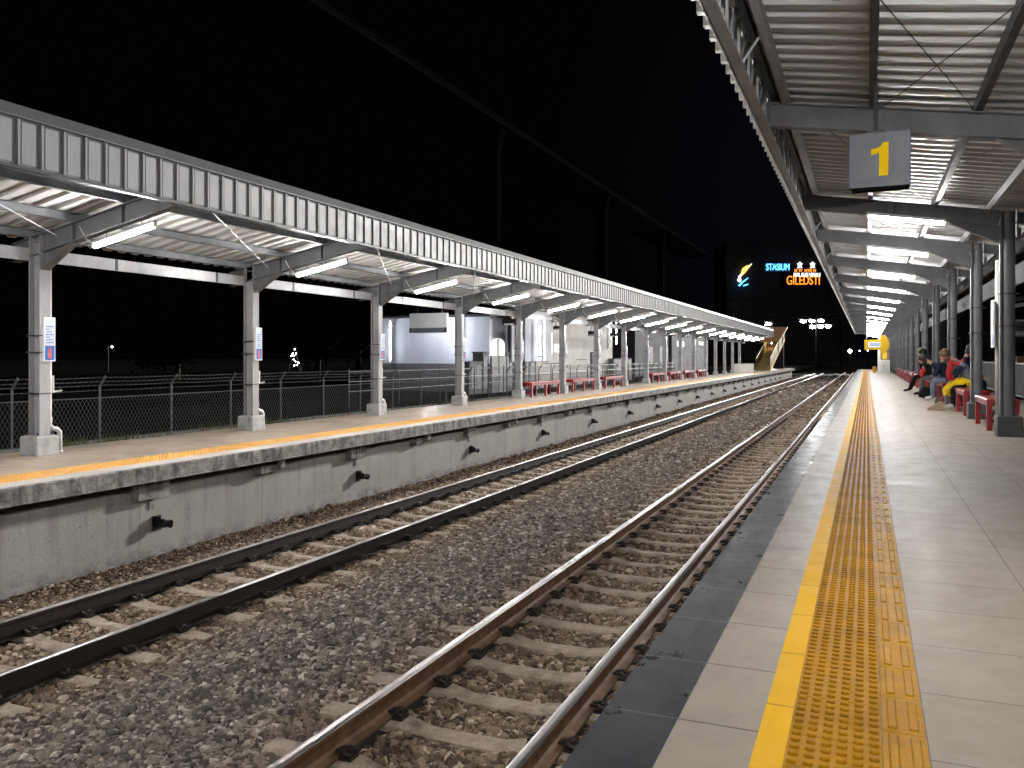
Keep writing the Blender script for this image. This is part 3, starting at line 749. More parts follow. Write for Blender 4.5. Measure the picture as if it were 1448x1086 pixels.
# ------------------------------------------------------------------ poster boards on columns
def poster(x, ysh, sgn):
    t = thing('poster_board', None, 'poster board', (x, 0, 1.05))
    s = MB(); s.box(x, x + .03, ysh - .085, ysh + .085, 1.05, 1.63); s.build('board', 'white', t)
    s = MB(); s.box(x + .0302, x + .032, ysh - .07, ysh + .07, 1.265, 1.615); s.build('notice', 'poster_pale', t)
    s = MB()
    for k in range(7): s.box(x + .0322, x + .0335, ysh - .055, ysh + .055 - .03 * (k % 3), 1.29 + k * .035, 1.303 + k * .035)
    s.build('text_lines', 'poster_ink', t)
    s = MB(); s.box(x + .0302, x + .032, ysh - .07, ysh + .07, 1.065, 1.255); s.build('picture', 'poster_blue', t)
    s = MB(); s.box(x + .0322, x + .0335, ysh - .028, ysh + .028, 1.085, 1.2); s.ball((x + .0322, ysh, 1.215), (.002, .022, .022)); s.build('picture_figure', 'poster_red', t)
    return t
pp = poster(XC + .103, .045, 1)
for i in range(1, 10):
    o = pp if i == 1 else copy_tree(pp); o.location.y = colL[i + 4]; o['group'] = 'poster boards on the columns opposite'
    o['label'] = f'narrow white and blue poster board on the {ORD[i - 1]} column of the platform opposite'
prr = thing('poster_board', 'narrow notice board tied to the white pole beside the nearest big column', 'poster board', (1.70, 14.3, 1.2))
s = MB(); s.tube([(1.80, 14.45, 0), (1.80, 14.45, 2.55)], .035, 12); s.build('pole', 'pvc', prr, smooth=True)
s = MB(); s.box(1.72, 1.745, 14.3, 14.5, 1.25, 1.95); s.build('board', 'white', prr)
s = MB(); s.box(1.716, 1.7195, 14.32, 14.48, 1.28, 1.45); s.build('picture', 'poster_blue', prr)
s = MB(); s.box(1.716, 1.7195, 14.32, 14.48, 1.52, 1.66); s.build('picture', 'poster_red', prr)

# ------------------------------------------------------------------ benches
def bench(length, cat_label, group):
    t = thing('bench', None, 'bench', (0, 0, 0), group)
    s = MB(); s.cbox(-.22, .22, -length / 2, length / 2, .43, .475, .012); s.build('seat', 'red', t)
    s = MB()
    for x in (-.19, .19): s.box(x - .016, x + .016, -length / 2 + .075, length / 2 - .075, .372, .4295)
    for y in (-length / 2 + .04, length / 2 - .04): s.box(-.145, .145, y - .016, y + .016, .372, .4295)
    s.build('apron', 'red', t)
    nl = 2 if length < 2 else 3
    for x in (-.18, .18):
        for k in range(nl):
            y = -length / 2 + .04 + k * (length - .08) / (nl - 1); s = MB(); s.box(x - .034, x + .034, y - .034, y + .034, 0, .4298); s.build('leg', 'red', t)
    s = MB()
    for y in (-length / 2 + .04, length / 2 - .04): s.box(-.145, .145, y - .015, y + .015, .12, .16)
    s.build('stretcher', 'red', t); return t
pb = bench(1.5, '', 'red benches on the near platform')
bR = [(1.88, 15.25, 'red bench beside the nearest big column, empty'), (1.90, 18.75, 'red bench between the yellow skirted person and the nearest empty bench'), (1.92, 20.45, 'red bench where the person with yellow skirt sits'), (1.92, 23.85, 'red bench where the person in pale jeans sits'), (1.92, 25.45, 'red bench just beyond the person in pale jeans'), (1.90, 27.95, 'red bench under the person in black headscarf'), (1.88, 29.95, 'red bench under the person with olive headscarf')]
bR += [(1.88, 34.1 + 4.8 * (i // 2) + (-.85, .85)[i % 2], f'empty red bench beyond the seated people, {ORD[i]} one') for i in range(10)]
for i, (x, y, l) in enumerate(bR):
    o = pb if i == 0 else copy_tree(pb); o.location = (x, y, 0); o['label'] = l
o = copy_tree(pb); o.location = (2.55, 14.2, 0); o['label'] = 'red bench partly hidden behind the nearest big column'
plb = bench(2.7, '', 'red benches on the platform opposite')
for i, k in enumerate((4, 5, 6, 8, 9, 10, 11)):
    o = plb if i == 0 else copy_tree(plb);
    o.location = (XC - .05, (colL[k + 5] + colL[k + 6]) / 2, ZL)
    o['label'] = f'red bench under the canopy opposite, {ORD[i]} one from the near end'

# ------------------------------------------------------------------ fence behind the platform opposite
XF = -13.0
fe = thing('chain_link_fence', 'chain link fence with barbed wire behind the platform opposite', 'fence', (XF, 0, YARD))
y = YatX(16.6, XF) - 3 * 1.74; i = 0; fy0 = y; pst = None
FEND = 62
ys_ = []
while y < FEND: ys_.append(y); y += 1.74
for i, y in enumerate(ys_):
    if pst is None:
        s = MB(); s.tube([(XF, y, YARD), (XF, y, .575), (XF + .03, y, .61), (XF + .13, y, .74)], .022, 8); s.ball((XF + .132, y, .745), .026, 0, 8, 5); pst = s.build('post', 'fence', fe); py0 = y
    else: o = pst.copy(); C.objects.link(o); o.parent = fe; o.location.y = y - py0
s = MB()
for z in (.36, YARD + .06): s.tube([(XF, fy0, z), (XF, FEND, z)], .014, 6)
s.build('rail', 'fence', fe)
s = MB(); h = .36 - YARD - .06; st = .085; y = fy0
while y < FEND:
    for sgn in (1, -1):
        y1 = y + sgn * h * .62
        s.bar((XF + .01 * sgn, y, YARD + .06), (XF + .01 * sgn, y1, .36), .0045, .0045, 0, (1, 0, 0))
    y += st
s.build('wire_mesh', 'fence', fe, fix=False)
s = MB()
for (dx, z) in ((0, .5), (.01, .59), (.07, .66), (.125, .735)):
    p = [];  y = fy0
    while y < FEND: p.append((XF + dx, y, z - .012 * math.sin((y - fy0) / 1.74 * math.pi) ** 2)); y += .29
    s.tube(p, .005, 5)
    y = fy0
    while y < FEND: s.bar((XF + dx - .015, y, z - .02), (XF + dx + .015, y + .015, z + .015), .004, .004); s.bar((XF + dx + .015, y, z - .02), (XF + dx - .015, y - .015, z + .015), .004, .004); y += .12
s.build('barbed_wire', 'fence', fe, fix=False)
# rough grass strip between paving and fence
N = 16000; vv = []; ff = []
for k in range(N):
    x = -10.75 - 2.6 * random.random() ** .8; y = random.uniform(2, 50); hgt = random.uniform(.04, .16) * (1.4 if math.sin(y * 1.3) + math.sin(y * .57 + x) > .3 else .6); a_ = random.uniform(0, 6.28); w = .012
    lx, ly = random.uniform(-.06, .06), random.uniform(-.06, .06)
    vv += [(x - w * math.cos(a_), y - w * math.sin(a_), YARD), (x + w * math.cos(a_), y + w * math.sin(a_), YARD), (x + lx, y + ly, YARD + hgt)]; ff.append((3 * k, 3 * k + 1, 3 * k + 2))
g = MB(); g.add(vv, ff); o = g.build('grass', 'grass', fix=False); tag(o, 'rough dry grass strip along the fence', 'grass', None, 'stuff')
g = MB(); g.box(-10.9, -10.66, Y0, 60, YARD, -.24); g.box(-13.2, -12.95, Y0, 60, YARD, YARD + .05); structure(g.build('kerb', 'plinth'))

# ------------------------------------------------------------------ pale hall and yard behind the platform opposite
YA = 35.0; xA0, xA1 = XatY(541, YA), XatY(692, YA)
hall = thing('depot_hall', 'white rendered hall with grey base wall behind the fence opposite', 'building', (xA0, YA, YARD))
s = MB(); s.box(xA0, xA1, YA, YA + 14, .82, 2.95); s.build('wall', 'wall_white', hall)
s = MB(); s.box(xA0 - .03, xA1 + .03, YA - .05, YA + 14, YARD, .8195); s.build('base_wall', 'wall_grey', hall)
s = MB(); s.box(xA0 - .15, xA1 + .1, YA - .18, YA + 14.2, 2.951, 3.06); s.build('roof_edge', 'wall_dark', hall)
s = MB()
for u in (553, 600, 653): x = XatY(u, YA); s.box(x, x + .03, YA - .012, YA - .0005, .84, 2.93)
s.box(xA0, xA1, YA - .01, YA - .0006, .95, .98); s.build('wall_trim', 'wall_white', hall)
YB0 = YA + 1.0; YB1 = YatX(866, xA1 - .02)
side = thing('cream_annexe', 'cream rendered annexe with arched lit window beside the white hall', 'building', (xA1, YB0, YARD))
s = MB(); s.box(xA1 - 6, xA1 - .02, YA + 14.1, YB1, YARD, 5.2); s.box(xA1 - .3, xA1 + .35, YB0 + 4, YA + 14.0, YARD, 5.2); s.build('wall', 'wall_cream', side)
xs_ = xA1 + .35
def onface(u): return YatX(u, xs_)
for u0, u1, mm in ((722, 738, 'wall_white'), (741, 778, 'wall_white')):
    a_, b_ = onface(u0), min(onface(u1), YA + 13.9); s = MB(); s.box(xs_, xs_ + .06, a_, b_, .9, 5.1); s.build('pale_panel', mm, side)
a_, b_ = onface(693), onface(713); s = MB(); zc = Zat(490, xs_, a_)
mid = (a_ + b_) / 2; w = (b_ - a_) / 2
arch = [(mid - w, zc - .4)] + [(mid - w * math.cos(q * math.pi / 10), zc + .1 + w * .35 * math.sin(q * math.pi / 10)) for q in range(11)] + [(mid + w, zc - .4)]
s.prism(arch, 'x', xs_, xs_ + .03); win = s.build('window', 'window_lit', side)
s = MB(); s.box(xs_ + .03, xs_ + .07, mid - .05, mid + .05, zc - .4, zc + .35); s.build('mullion', 'wall_cream', win)
s = MB(); s.box(xs_, xs_ + .09, a_, b_, YARD, zc - .42); s.box(xs_ + .09, xs_ + .11, mid - .02, mid + .02, YARD, zc - .43, 0); s.build('door', 'gate', side)
for u, v0, v1 in ((769, 470, 500), (783, 487, 498)):
    a_ = onface(u); s = MB(); z1, z0 = Zat(v0, xs_, a_), Zat(v1, xs_, a_); s.box(xs_, xs_ + .04, a_, min(a_ + 1.2, YA + 13.9), z0, z1); s.build('window', 'window_lit', side)
# vertical wall tubes
def wall_tube(x, y, z0, z1, label, nx, ny):
    t = thing('wall_tube_lamp', label, 'lamp', (x, y, z0), 'upright tube lamps on the pale buildings')
    s = MB(); s.tube([(x, y, z0), (x, y, z1)], .03, 8); s.build('glass_tube', 'wall_tube', t)
    s = MB(); s.bar((x - nx * .05, y - ny * .05, z0 - .04), (x - nx * .05, y - ny * .05, z1 + .04), .06, .03)
    for z in (z0 + .2, z1 - .2): s.bar((x - nx * .05, y - ny * .05, z), (x - nx * .34, y - ny * .34, z), .03, .03); s.build('housing', 'white', t)
for u, l in ((557, 'upright lit tube lamp near the left end of the white hall'), (652, 'upright lit tube lamp on the white hall beside the fourth column')):
    x = XatY(u, YA); wall_tube(x, YA - .35, .95, 2.8, l, 0, -1)
hp = Vector((XatY(608, YA - 1.6), YA - 1.6, Zat(457, XatY(608, YA - 1.6), YA - 1.6)))
t = thing('assumed_wall_lamp', 'assumed unseen lamp on an arm washing the white hall behind the hanging board', 'lamp', hp)  # unseen lamp, assumed from the wall's glow and added to brighten the hall
s = MB(); s.ball(hp, .13); s.build('bulb', 'assumed_wash', t)
s = MB(); s.tube([hp + Vector((0, .1, .05)), (hp.x, YA, hp.z + .1)], .03, 8); s.build('arm', 'steel_dark', t)
yw = onface(760); wall_tube(xs_ + .36, yw, .95, 3.0, 'upright lit tube lamp on the cream annexe between pale panels', 1, 0)
yw = YA + 14.02; wall_tube(xA1 + .30, yw + 6, 2.0, 4.4, 'upright lit tube lamp at the far end of the cream annexe', 1, 0)

# low walls, cabinets in the yard
def cabinet(u0, u1, v0, X, label, mm='wall_grey', kind='cabinet', cap=True):
    a_, b_ = YatX(u0, X), YatX(u1, X); z1 = Zat(v0, X, a_)
    t = thing(kind.replace(' ', '_'), label, kind, (X, a_, YARD))
    s = MB(); s.cbox(X - .5, X, a_, b_, YARD, z1, .02); s.build('body', mm, t)
    s = MB(); s.box(X - .53, X + .03, a_ - .03, b_ + .03, z1, z1 + .05); s.build('cap', 'plinth_dark', t)
    s = MB(); w = (b_ - a_)
    s.box(X, X + .012, a_ + w * .12, a_ + w * .47, YARD + .2, z1 - .15); s.box(X, X + .012, a_ + w * .53, a_ + w * .88, YARD + .2, z1 - .15); s.build('panel', 'gate', t)
XCB = -15.4
cabinet(664, 682, 513, XCB, 'low grey wall block beside the doors of the cream annexe', kind='wall block')
cabinet(683, 690, 499, XCB, 'slim tall grey pillar beside the annexe doors', kind='gate pillar')
cabinet(716, 725, 500, XCB, 'slim tall grey cabinet behind the fifth column opposite')
cabinet(742, 757, 501, XCB, 'stout grey cabinet with a stepped top behind the first red bench opposite')
cabinet(765, 791, 515, XCB, 'long low grey wall block above the first red bench opposite', kind='wall block')
cabinet(815, 829, 509, XCB, 'wide grey cabinet behind the second red bench opposite')
cabinet(838, 846, 499, XCB, 'slim pale cabinet beside the seventh column opposite', 'gate')
cabinet(868, 879, 508, XCB, 'pale grey cabinet against the dark gap behind the eighth column', 'gate')
cabinet(882, 893, 508, XCB, 'pale ribbed cabinet just beyond the eighth column opposite', 'gate')
# railing along the yard
rl = thing('yard_railing', 'plain grey steel railing in the yard behind the chain link fence', 'railing', (-14.6, 20, YARD))
s = MB()
for z in (.05, .35, .65): s.tube([(-14.6, 22, z), (-14.6, 70, z)], .018, 6)
s.build('rail', 'fence_dark', rl)
y = 22
while y < 70: s = MB(); s.tube([(-14.6, y, YARD), (-14.6, y, .75)], .024, 6); s.build('post', 'fence_dark', rl); y += 3
# dark and grey buildings farther on
XG = -17.5
def bldg(u0, u1, ztop, X, wm, label, wins, depth=8):
    a_, b_ = YatX(u0, X), YatX(u1, X); t = thing('building', label, 'building', (X, a_, YARD))
    s = MB(); s.box(X - depth, X, a_, b_, YARD, ztop); s.build('wall', wm, t)
    s = MB(); s.box(X - depth - .1, X + .15, a_ - .1, b_ + .1, ztop, ztop + .2); s.build('roof_edge', 'wall_dark', t)
    for (wu0, wu1, v0, v1, mm) in wins:
        wa, wb = YatX(wu0, X), YatX(wu1, X); s = MB(); s.box(X, X + .03, wa, wb, Zat(v1, X, wa), Zat(v0, X, wa)); w_ = s.build('window', mm, t)
        s = MB(); s.box(X + .03, X + .06, wa - .1, wb + .1, Zat(v1, X, wa) - .12, Zat(v1, X, wa)); s.build('sill', 'wall_grey', w_)
    return t
bldg(898, 945, 6.5, XG, 'wall_dark', 'dark building with two dull pale shutters beyond the cream annexe', [(911, 923, 490, 512, 'gate'), (932, 944, 490, 512, 'gate')])
bldg(950, 1001, 6.5, XG, 'wall_grey', 'grey concrete building with small bright lamps near the stairs end', [(957, 967, 482, 490, 'window_lit'), (988, 994, 483, 488, 'window_lit')])

# trees and specks of light beyond the yard
def tree(u, d, h, r, label, seed):
    random.seed(seed); b = at(u, 560, d); b.z = YARD
    t = thing('tree', label, 'tree', b)
    s = MB(); s.tube([b, b + Vector((.1, 0, h * .3)), b + Vector((.2, .1, h * .62))], [.22, .16, .08], 8)
    for k in range(6):
        a_ = k * 1.05; s.tube([b + Vector((.1, 0, h * (.3 + .04 * k))), b + Vector((math.cos(a_) * r * .6, math.sin(a_) * r * .6, h * (.55 + .05 * k)))], [.07, .025], 6)
    s.build('trunk', 'bark', t)
    cl_ = [(Vector((random.gauss(0, .45) * r, random.gauss(0, .45) * r, h * (.4 + .55 * random.random()))), random.uniform(.25, .5) * r) for _ in range(16)]
    vv = []; ff = []
    for k in range(3600):
        c, rr_ = random.choice(cl_); p = b + c + Vector((random.gauss(0, .5), random.gauss(0, .5), random.gauss(0, .42))) * rr_
        q = Vector((random.uniform(-1, 1), random.uniform(-1, 1), random.uniform(-1, 1))).normalized() * .16; w = q.orthogonal().normalized() * .08
        n_ = len(vv); vv += [p - q, p + w, p + q, p - w]; ff.append((n_, n_ + 1, n_ + 2, n_ + 3))
    s = MB(); s.add(vv, ff); s.build('crown', 'leaf', t, fix=False)
tree(448, 52, 4.6, 2.6, 'dark rounded tree beyond the fence left of the white hall', 3)
tree(505, 58, 5.2, 2.8, 'dark taller tree close to the white hall edge', 4)
tree(250, 60, 4.0, 2.4, 'dark low tree between the first two columns opposite', 5)
random.seed(11)
p = at(153, 491, 90); t = thing('street_lamp', 'single small distant street lamp between the first two columns', 'street lamp', (p.x, p.y, YARD))
s = MB(); s.tube([(p.x, p.y, YARD), (p.x, p.y, p.z + .1), (p.x + .5, p.y, p.z + .2)], .06, 6); s.build('post', 'steel_dark', t)
s = MB(); s.ball((p.x + .55, p.y, p.z + .05), .09); s.build('lamp_head', 'spark', t)
p = at(417, 516, 95); t = thing('lit_tower', 'small distant pyramid of white fairy lights beside the second column', 'light tower', (p.x, p.y, YARD))
s = MB()
for q in ((-.9, 0), (.9, 0), (0, .9)): s.bar((p.x + q[0], p.y + q[1], YARD), (p.x, p.y, p.z + 2.2), .06, .06)
s.build('frame', 'steel_dark', t)
for (u, v) in ((416.5, 494), (414, 500), (419, 499.5), (412, 503), (422, 503), (416, 503), (413, 514), (416, 517), (420, 516), (422, 513), (418, 511), (415, 508)):
    q = at(u, v, 95); s = MB(); s.ball(q, random.uniform(.04, .075), 0, 8, 5); s.build('bulb', 'spark', t)

# ------------------------------------------------------------------ hanging display boards under the canopy opposite
def board(u0, u1, v0, v1, X, label, cat, lit):
    Yc = YatX((u0 + u1) / 2, X); a_, b_ = XatY(u0, Yc), XatY(u1, Yc); z1, z0 = Zat(v0, X, Yc), Zat(v1, X, Yc)
    t = thing('hanging_board', label, cat, (X, Yc, z0), 'boards hung under the canopy opposite')
    s = MB(); s.cbox(a_, b_, Yc - .06, Yc + .06, z0, z1, .01); s.build('panel', 'board' if lit else 'black', t)
    s = MB(); h = z1 - z0; s.box(a_ + .06, b_ - .06, Yc - .068, Yc - .0605, z0 + .01, z0 + h * .26); s.build('lower_strip', 'grey_sign' if lit else 'white', t)
    s = MB()
    for x in (a_, b_ - .06): s.box(x + .001, x + .059, Yc - .0655, Yc - .0605, z0 + .01, z0 + h * .27)
    s.build('corner_block', 'black', t)
    s = MB()
    for f in (.2, .85): x = a_ + (b_ - a_) * f; s.tube([(x, Yc, z1 - .01), (x, Yc, max(z1 + .1, zbL(X)))], .012, 6)
    s.build('hanger', 'steel_dark', t)
board(580.5, 633, 443, 471, -10.45, 'large pale grey hanging board in front of the white hall', 'board', True)
board(711, 730, 451, 460, -10.35, 'small black hanging display beside the fifth column opposite', 'display', False)
board(783, 799, 461, 466, -10.35, 'small black hanging display beside the sixth column opposite', 'display', False)
board(832, 850, 468, 475, -10.35, 'small black hanging display beside the seventh column opposite', 'display', False)
board(863, 876, 471, 476, -10.35, 'small black hanging display before the eighth column opposite', 'display', False)

# ------------------------------------------------------------------ stairs at the far end of the platform opposite
t = thing('footbridge_stairs', 'yellow and brown footbridge stairs with orange roof at the far platform end', 'stairs', (-9.6, 88, ZL))
ya, yb, za, zb = 88.0, 104.0, ZL, 3.4
def zst(y): return za + (zb - za) * (y - ya) / (yb - ya)
s = MB(); nst = 22
for k in range(nst):
    y0_, y1_ = ya + (yb - ya) * k / nst, ya + (yb - ya) * (k + 1) / nst; s.box(-10.2, -8.93, y0_, y1_, zst(y0_) - .1 if k else za, zst(y1_))
s.build('steps', 'gold', t)
for x in (-8.9, -10.27):
    s = MB(); s.prism([(ya, za), (ya + .8, za), (yb, zb - .35), (yb, zb + .12), (ya, za + .18)], 'x', x, x + .06); s.build('stringer', 'stair_yellow', t)
    s = MB(); s.prism([(ya, za + .25), (yb, zb + .2), (yb, zb + 1.1), (ya, za + 1.15)], 'x', x + .01, x + .04); s.build('side_panel', 'gold', t)
    s = MB(); s.tube([(x + .03, ya, za + 1.2), (x + .03, yb, zb + 1.15)], .04, 8); s.build('handrail', 'stair_yellow', t)
s = MB(); s.prism([(ya + 6, zst(ya + 6) + 1.55), (yb + 1, zb + 1.2), (yb + 1, zb + 1.32), (ya + 6, zst(ya + 6) + 1.67)], 'x', -10.6, -8.6); s.build('roof', 'orange', t)
for y in (ya + 8, ya + 13, yb):
    for x in (-8.83, -10.34): s = MB(); s.tube([(x, y, zst(y) - .1), (x, y, zst(y) + 1.3)], .05, 6); s.build('post', 'gold', t)
for f in (.55, .85):  # unseen lamps assumed here, added to light the underside of the roof
    y = ya + (yb - ya) * f; lt = thing('tube_lamp', 'assumed lit tube lamp under the orange stair roof, ' + ('lower' if f < .7 else 'upper') + ' one', 'lamp', (-9.6, y, zst(y) + 1.3), 'assumed tube lamps of the footbridge stairs')
    q = MB(); q.tube([(-9.6, y - .5, zst(y - .5) + .95), (-9.6, y + .5, zst(y + .5) + .95)], .02, 8); q.build('glass_tube', 'assumed_stair_tube', lt)
    q = MB(); q.bar((-9.6, y - .52, zst(y - .52) + 1.0), (-9.6, y + .52, zst(y + .52) + 1.0), .05, .03); q.build('housing', 'white', lt)
s = MB(); s.box(-10.1, -8.95, yb - .3, yb, -1.4, zb - .4); s.build('pier', 'wall_dark', t)
t = thing('low_wall', 'low white wall in front of the footbridge stairs', 'wall', (-9.8, 73.5, ZL))
s = MB(); s.box(-10.6, -8.75, 73.5, 73.65, ZL, ZL + .72); s.build('wall', 'wall_cream', t)
s = MB(); s.box(-10.62, -8.73, 73.48, 73.67, ZL + .72, ZL + .76); s.build('coping', 'coping', t)

# ------------------------------------------------------------------ elevated viaduct, hardly seen in the dark
XV = -30.0
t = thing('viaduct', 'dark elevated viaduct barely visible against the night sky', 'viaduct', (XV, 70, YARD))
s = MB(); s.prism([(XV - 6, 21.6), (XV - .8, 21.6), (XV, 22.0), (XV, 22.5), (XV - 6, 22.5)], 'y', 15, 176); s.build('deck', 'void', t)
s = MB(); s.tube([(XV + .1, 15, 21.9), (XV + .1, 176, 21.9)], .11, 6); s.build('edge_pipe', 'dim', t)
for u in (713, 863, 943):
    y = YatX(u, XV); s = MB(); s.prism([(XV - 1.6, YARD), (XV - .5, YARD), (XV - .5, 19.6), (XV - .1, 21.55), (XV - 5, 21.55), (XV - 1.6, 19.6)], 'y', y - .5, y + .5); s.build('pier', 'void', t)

# ------------------------------------------------------------------ far lamps, neon and tower
DT = 210
b0 = at(1025, 505, DT); b1 = at(1215, 505, DT); ax = (b1 - b0).normalized(); back = Vector((-ax.y, ax.x, 0))
t = thing('tower_block', 'dark tower block carrying the neon signs far behind the tracks', 'building', (b0.x, b0.y, -1.5))
def obx(s, u0, u1, v0, v1, d, off0, off1, m=0):
    p0 = at(u0, v1, d); p1 = at(u1, v0, d); a_ = Vector((p0.x, p0.y, 0)); w = Vector((p1.x, p1.y, 0)); z0, z1 = p0.z, p1.z; n_ = back
    c = [a_ + n_ * off0, w + n_ * off0, w + n_ * off1, a_ + n_ * off1]
    s.add([(q.x, q.y, z0) for q in c] + [(q.x, q.y, z1) for q in c], [(0, 3, 2, 1), (4, 5, 6, 7), (0, 1, 5, 4), (1, 2, 6, 5), (2, 3, 7, 6), (3, 0, 4, 7)], m)
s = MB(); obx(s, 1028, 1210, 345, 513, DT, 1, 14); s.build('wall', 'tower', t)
s = MB(); obx(s, 1026, 1212, 342, 345, DT, .8, 14.2); s.build('parapet', 'tower', t)
for iu in range(8):
    for iv in range(3):
        s = MB(); u = 1036 + iu * 19; v = 412 + iv * 14; obx(s, u, u + 9, v, v + 7, DT, .9, .99); s.build('window', 'black', t)
def at_sign(u, v): return at(u, v, DT)
rotm = Matrix((ax, Vector((0, 0, 1)), ax.cross(Vector((0, 0, 1))))).transposed()
px = DT / F
t = thing('neon_sign', 'blue neon lettering STASIUM high on the dark tower', 'neon sign', at_sign(1100, 378))
font_mesh('STASIUM', 13 * px, .12, 'lettering', 'neon_blue', t, (0, 0, 0), rotm, sx=.66, bold=.0)
s = MB(); obx(s, 1082, 1117, 372, 384, DT, .4, .9); s.build('backing', 'wall_dark', t)
t = thing('neon_sign', 'orange outlined neon lettering with white writing over it on the tower', 'neon sign', at_sign(1136, 392))
font_mesh('GILEDSTI', 18 * px, .12, 'lettering', 'neon_orange', t, rotm @ Vector((0, -5 * px, 0)), rotm, sx=.66)
font_mesh('IDEL BLSS VIPIALS', 7 * px, .12, 'lettering', 'neon_white', t, rotm @ Vector((4 * px, 3 * px, .6)), rotm, sx=.70)
font_mesh('EI TF  HTR N', 6 * px, .12, 'lettering', 'neon_orange', t, rotm @ Vector((2 * px, 9 * px, .3)), rotm, sx=.9)
s = MB(); obx(s, 1106, 1168, 374, 407, DT, .6, .95); s.build('backing', 'void', t)
for (u, v) in ((1131, 374), (1149, 374)):
    t = thing('neon_flower', 'white neon blossom above the orange lettering, ' + ('nearer the blue word' if u < 1140 else 'nearer the canopy edge'), 'neon sign', at_sign(u, v))
    s = MB(); c = at_sign(u, v)
    for k in range(5):
        a_ = k * 2 * math.pi / 5 + .3; q = c + ax * math.cos(a_) * .45 + Vector((0, 0, .45 * math.sin(a_))); s.tube([c, q], .12, 6); s.ball(q, .22, 0, 8, 5)
    s.tube([c + ax * -.6 + Vector((0, 0, -.8)), c + ax * .6 + Vector((0, 0, -.75))], .1, 6)
    s.build('petals', 'neon_white', t)
t = thing('neon_logo', 'feather shaped neon logo in yellow and blue on the tower', 'neon sign', at_sign(1052, 390))
s = MB()
for k in range(5):
    p0 = at_sign(1046.5 + k * .8, 391 - k * 2.6); p1 = at_sign(1054 + k * 2.1, 385 - k * 2.6); s.tube([p0, p0.lerp(p1, .5) + Vector((0, 0, .15)), p1], [.16, .24, .08], 6)
s.build('feathers', 'neon_yellow', t)
s = MB(); s.tube([at_sign(1045, 396), at_sign(1046, 391), at_sign(1052, 384), at_sign(1063, 373)], [.34, .3, .16, .1], 6); s.ball(at_sign(1045.5, 396), .5, 0, 8, 6); s.build('white_quill', 'neon_white', t)
s = MB(); s.tube([at_sign(1045, 404), at_sign(1050, 399), at_sign(1058, 393)], [.25, .2, .1], 6); s.tube([at_sign(1051, 404), at_sign(1058, 402)], .16, 6); s.build('blue_stroke', 'neon_blue', t)

def flood(name_label, us, d, vpole):
    u_c = sum(u for u, v in us) / len(us); b = at(u_c, 520, d); b.z = -1.5
    t = thing('floodlight_mast', name_label, 'floodlights', b, 'floodlight masts over the far tracks')
    vmin = min(v for u, v in us); top = at(u_c, vmin - 8, d)
    s = MB(); s.tube([b, (b.x, b.y, top.z)], .08, 8); s.build('mast', 'void', t)
    for v in sorted(set(v for u, v in us)):
        uu = [u for u, v2 in us if v2 == v]; s = MB(); s.bar(at(min(uu) - 6, v - 3, d), at(max(uu) + 6, v - 3, d), .12, .12); s.build('crossbar', 'steel_dark', t)
    for u, v in us:
        c = at(u, v, d); s = MB(); s.ball(c, (.42, .25, .22), 0, 10, 6); l_ = s.build('lamp', 'flood', t)
        s = MB(); s.box(c.x - .45, c.x + .45, c.y - .1, c.y + .35, c.z + .2, c.z + .28); s.build('visor', 'steel_dark', l_)
flood('floodlight mast with two rows of three white lamps below the neon signs', [(1136, 454.5), (1148, 454), (1161, 453.5), (1149, 462.5), (1160, 462), (1171, 461.5)], 130, 0)
flood('floodlight mast with four white lamps above the far stairs', [(1086, 458), (1085, 466), (1094, 466), (1103, 466)], 130, 0)
def speck(u, v, d, r, label, cat='lamp', zb=-1.5, m='flood'):
    p = at(u, v, d); t = thing('signal_lamp', label, cat, (p.x, p.y, zb))
    s = MB(); s.tube([(p.x, p.y + .3, zb), (p.x, p.y + .3, p.z + .2)], .05, 8); s.build('post', 'void', t)
    s = MB(); s.ball(p, r, 0, 10, 6); s.build('lamp', m, t)
    s = MB(); s.tube([(p.x, p.y + .1, p.z), (p.x, p.y + .32, p.z)], r * 1.1, 10); s.build('housing', 'void', t)
speck(1202, 496.5, 120, .22, 'single bright white lamp on a post above the far tracks', 'signal lamp')
speck(1215.5, 496, 125, .06, 'tiny white lamp just beyond the bright far track lamp', 'signal lamp', m='spark')
speck(1227, 495.5, 110, .06, 'tiny white lamp under the yellow arrow sign', 'signal lamp', m='spark')
speck(1106, 542 - 12, 108, .1, 'tiny ground lamp at the end of the track below the dark wall', 'signal lamp', m='spark') if False else None
# catenary gantry
gp = at(1120, 505, 118); t = thing('gantry', 'thin steel gantry spanning the far tracks in the dark', 'gantry', (gp.x, gp.y, -1.5))
s = MB(); s.bar(at(1040, 461, 118), at(1190, 449, 118), .14, .14); s.bar(at(1040, 456, 118), at(1190, 444, 118), .08, .08); s.build('beam', 'steel', t)
for u in (1042, 1188): q = at(u, 505, 118); s = MB(); s.tube([(q.x, q.y, -1.5), (q.x, q.y, at(u, 449, 118).z)], .1, 8); s.build('post', 'void', t)

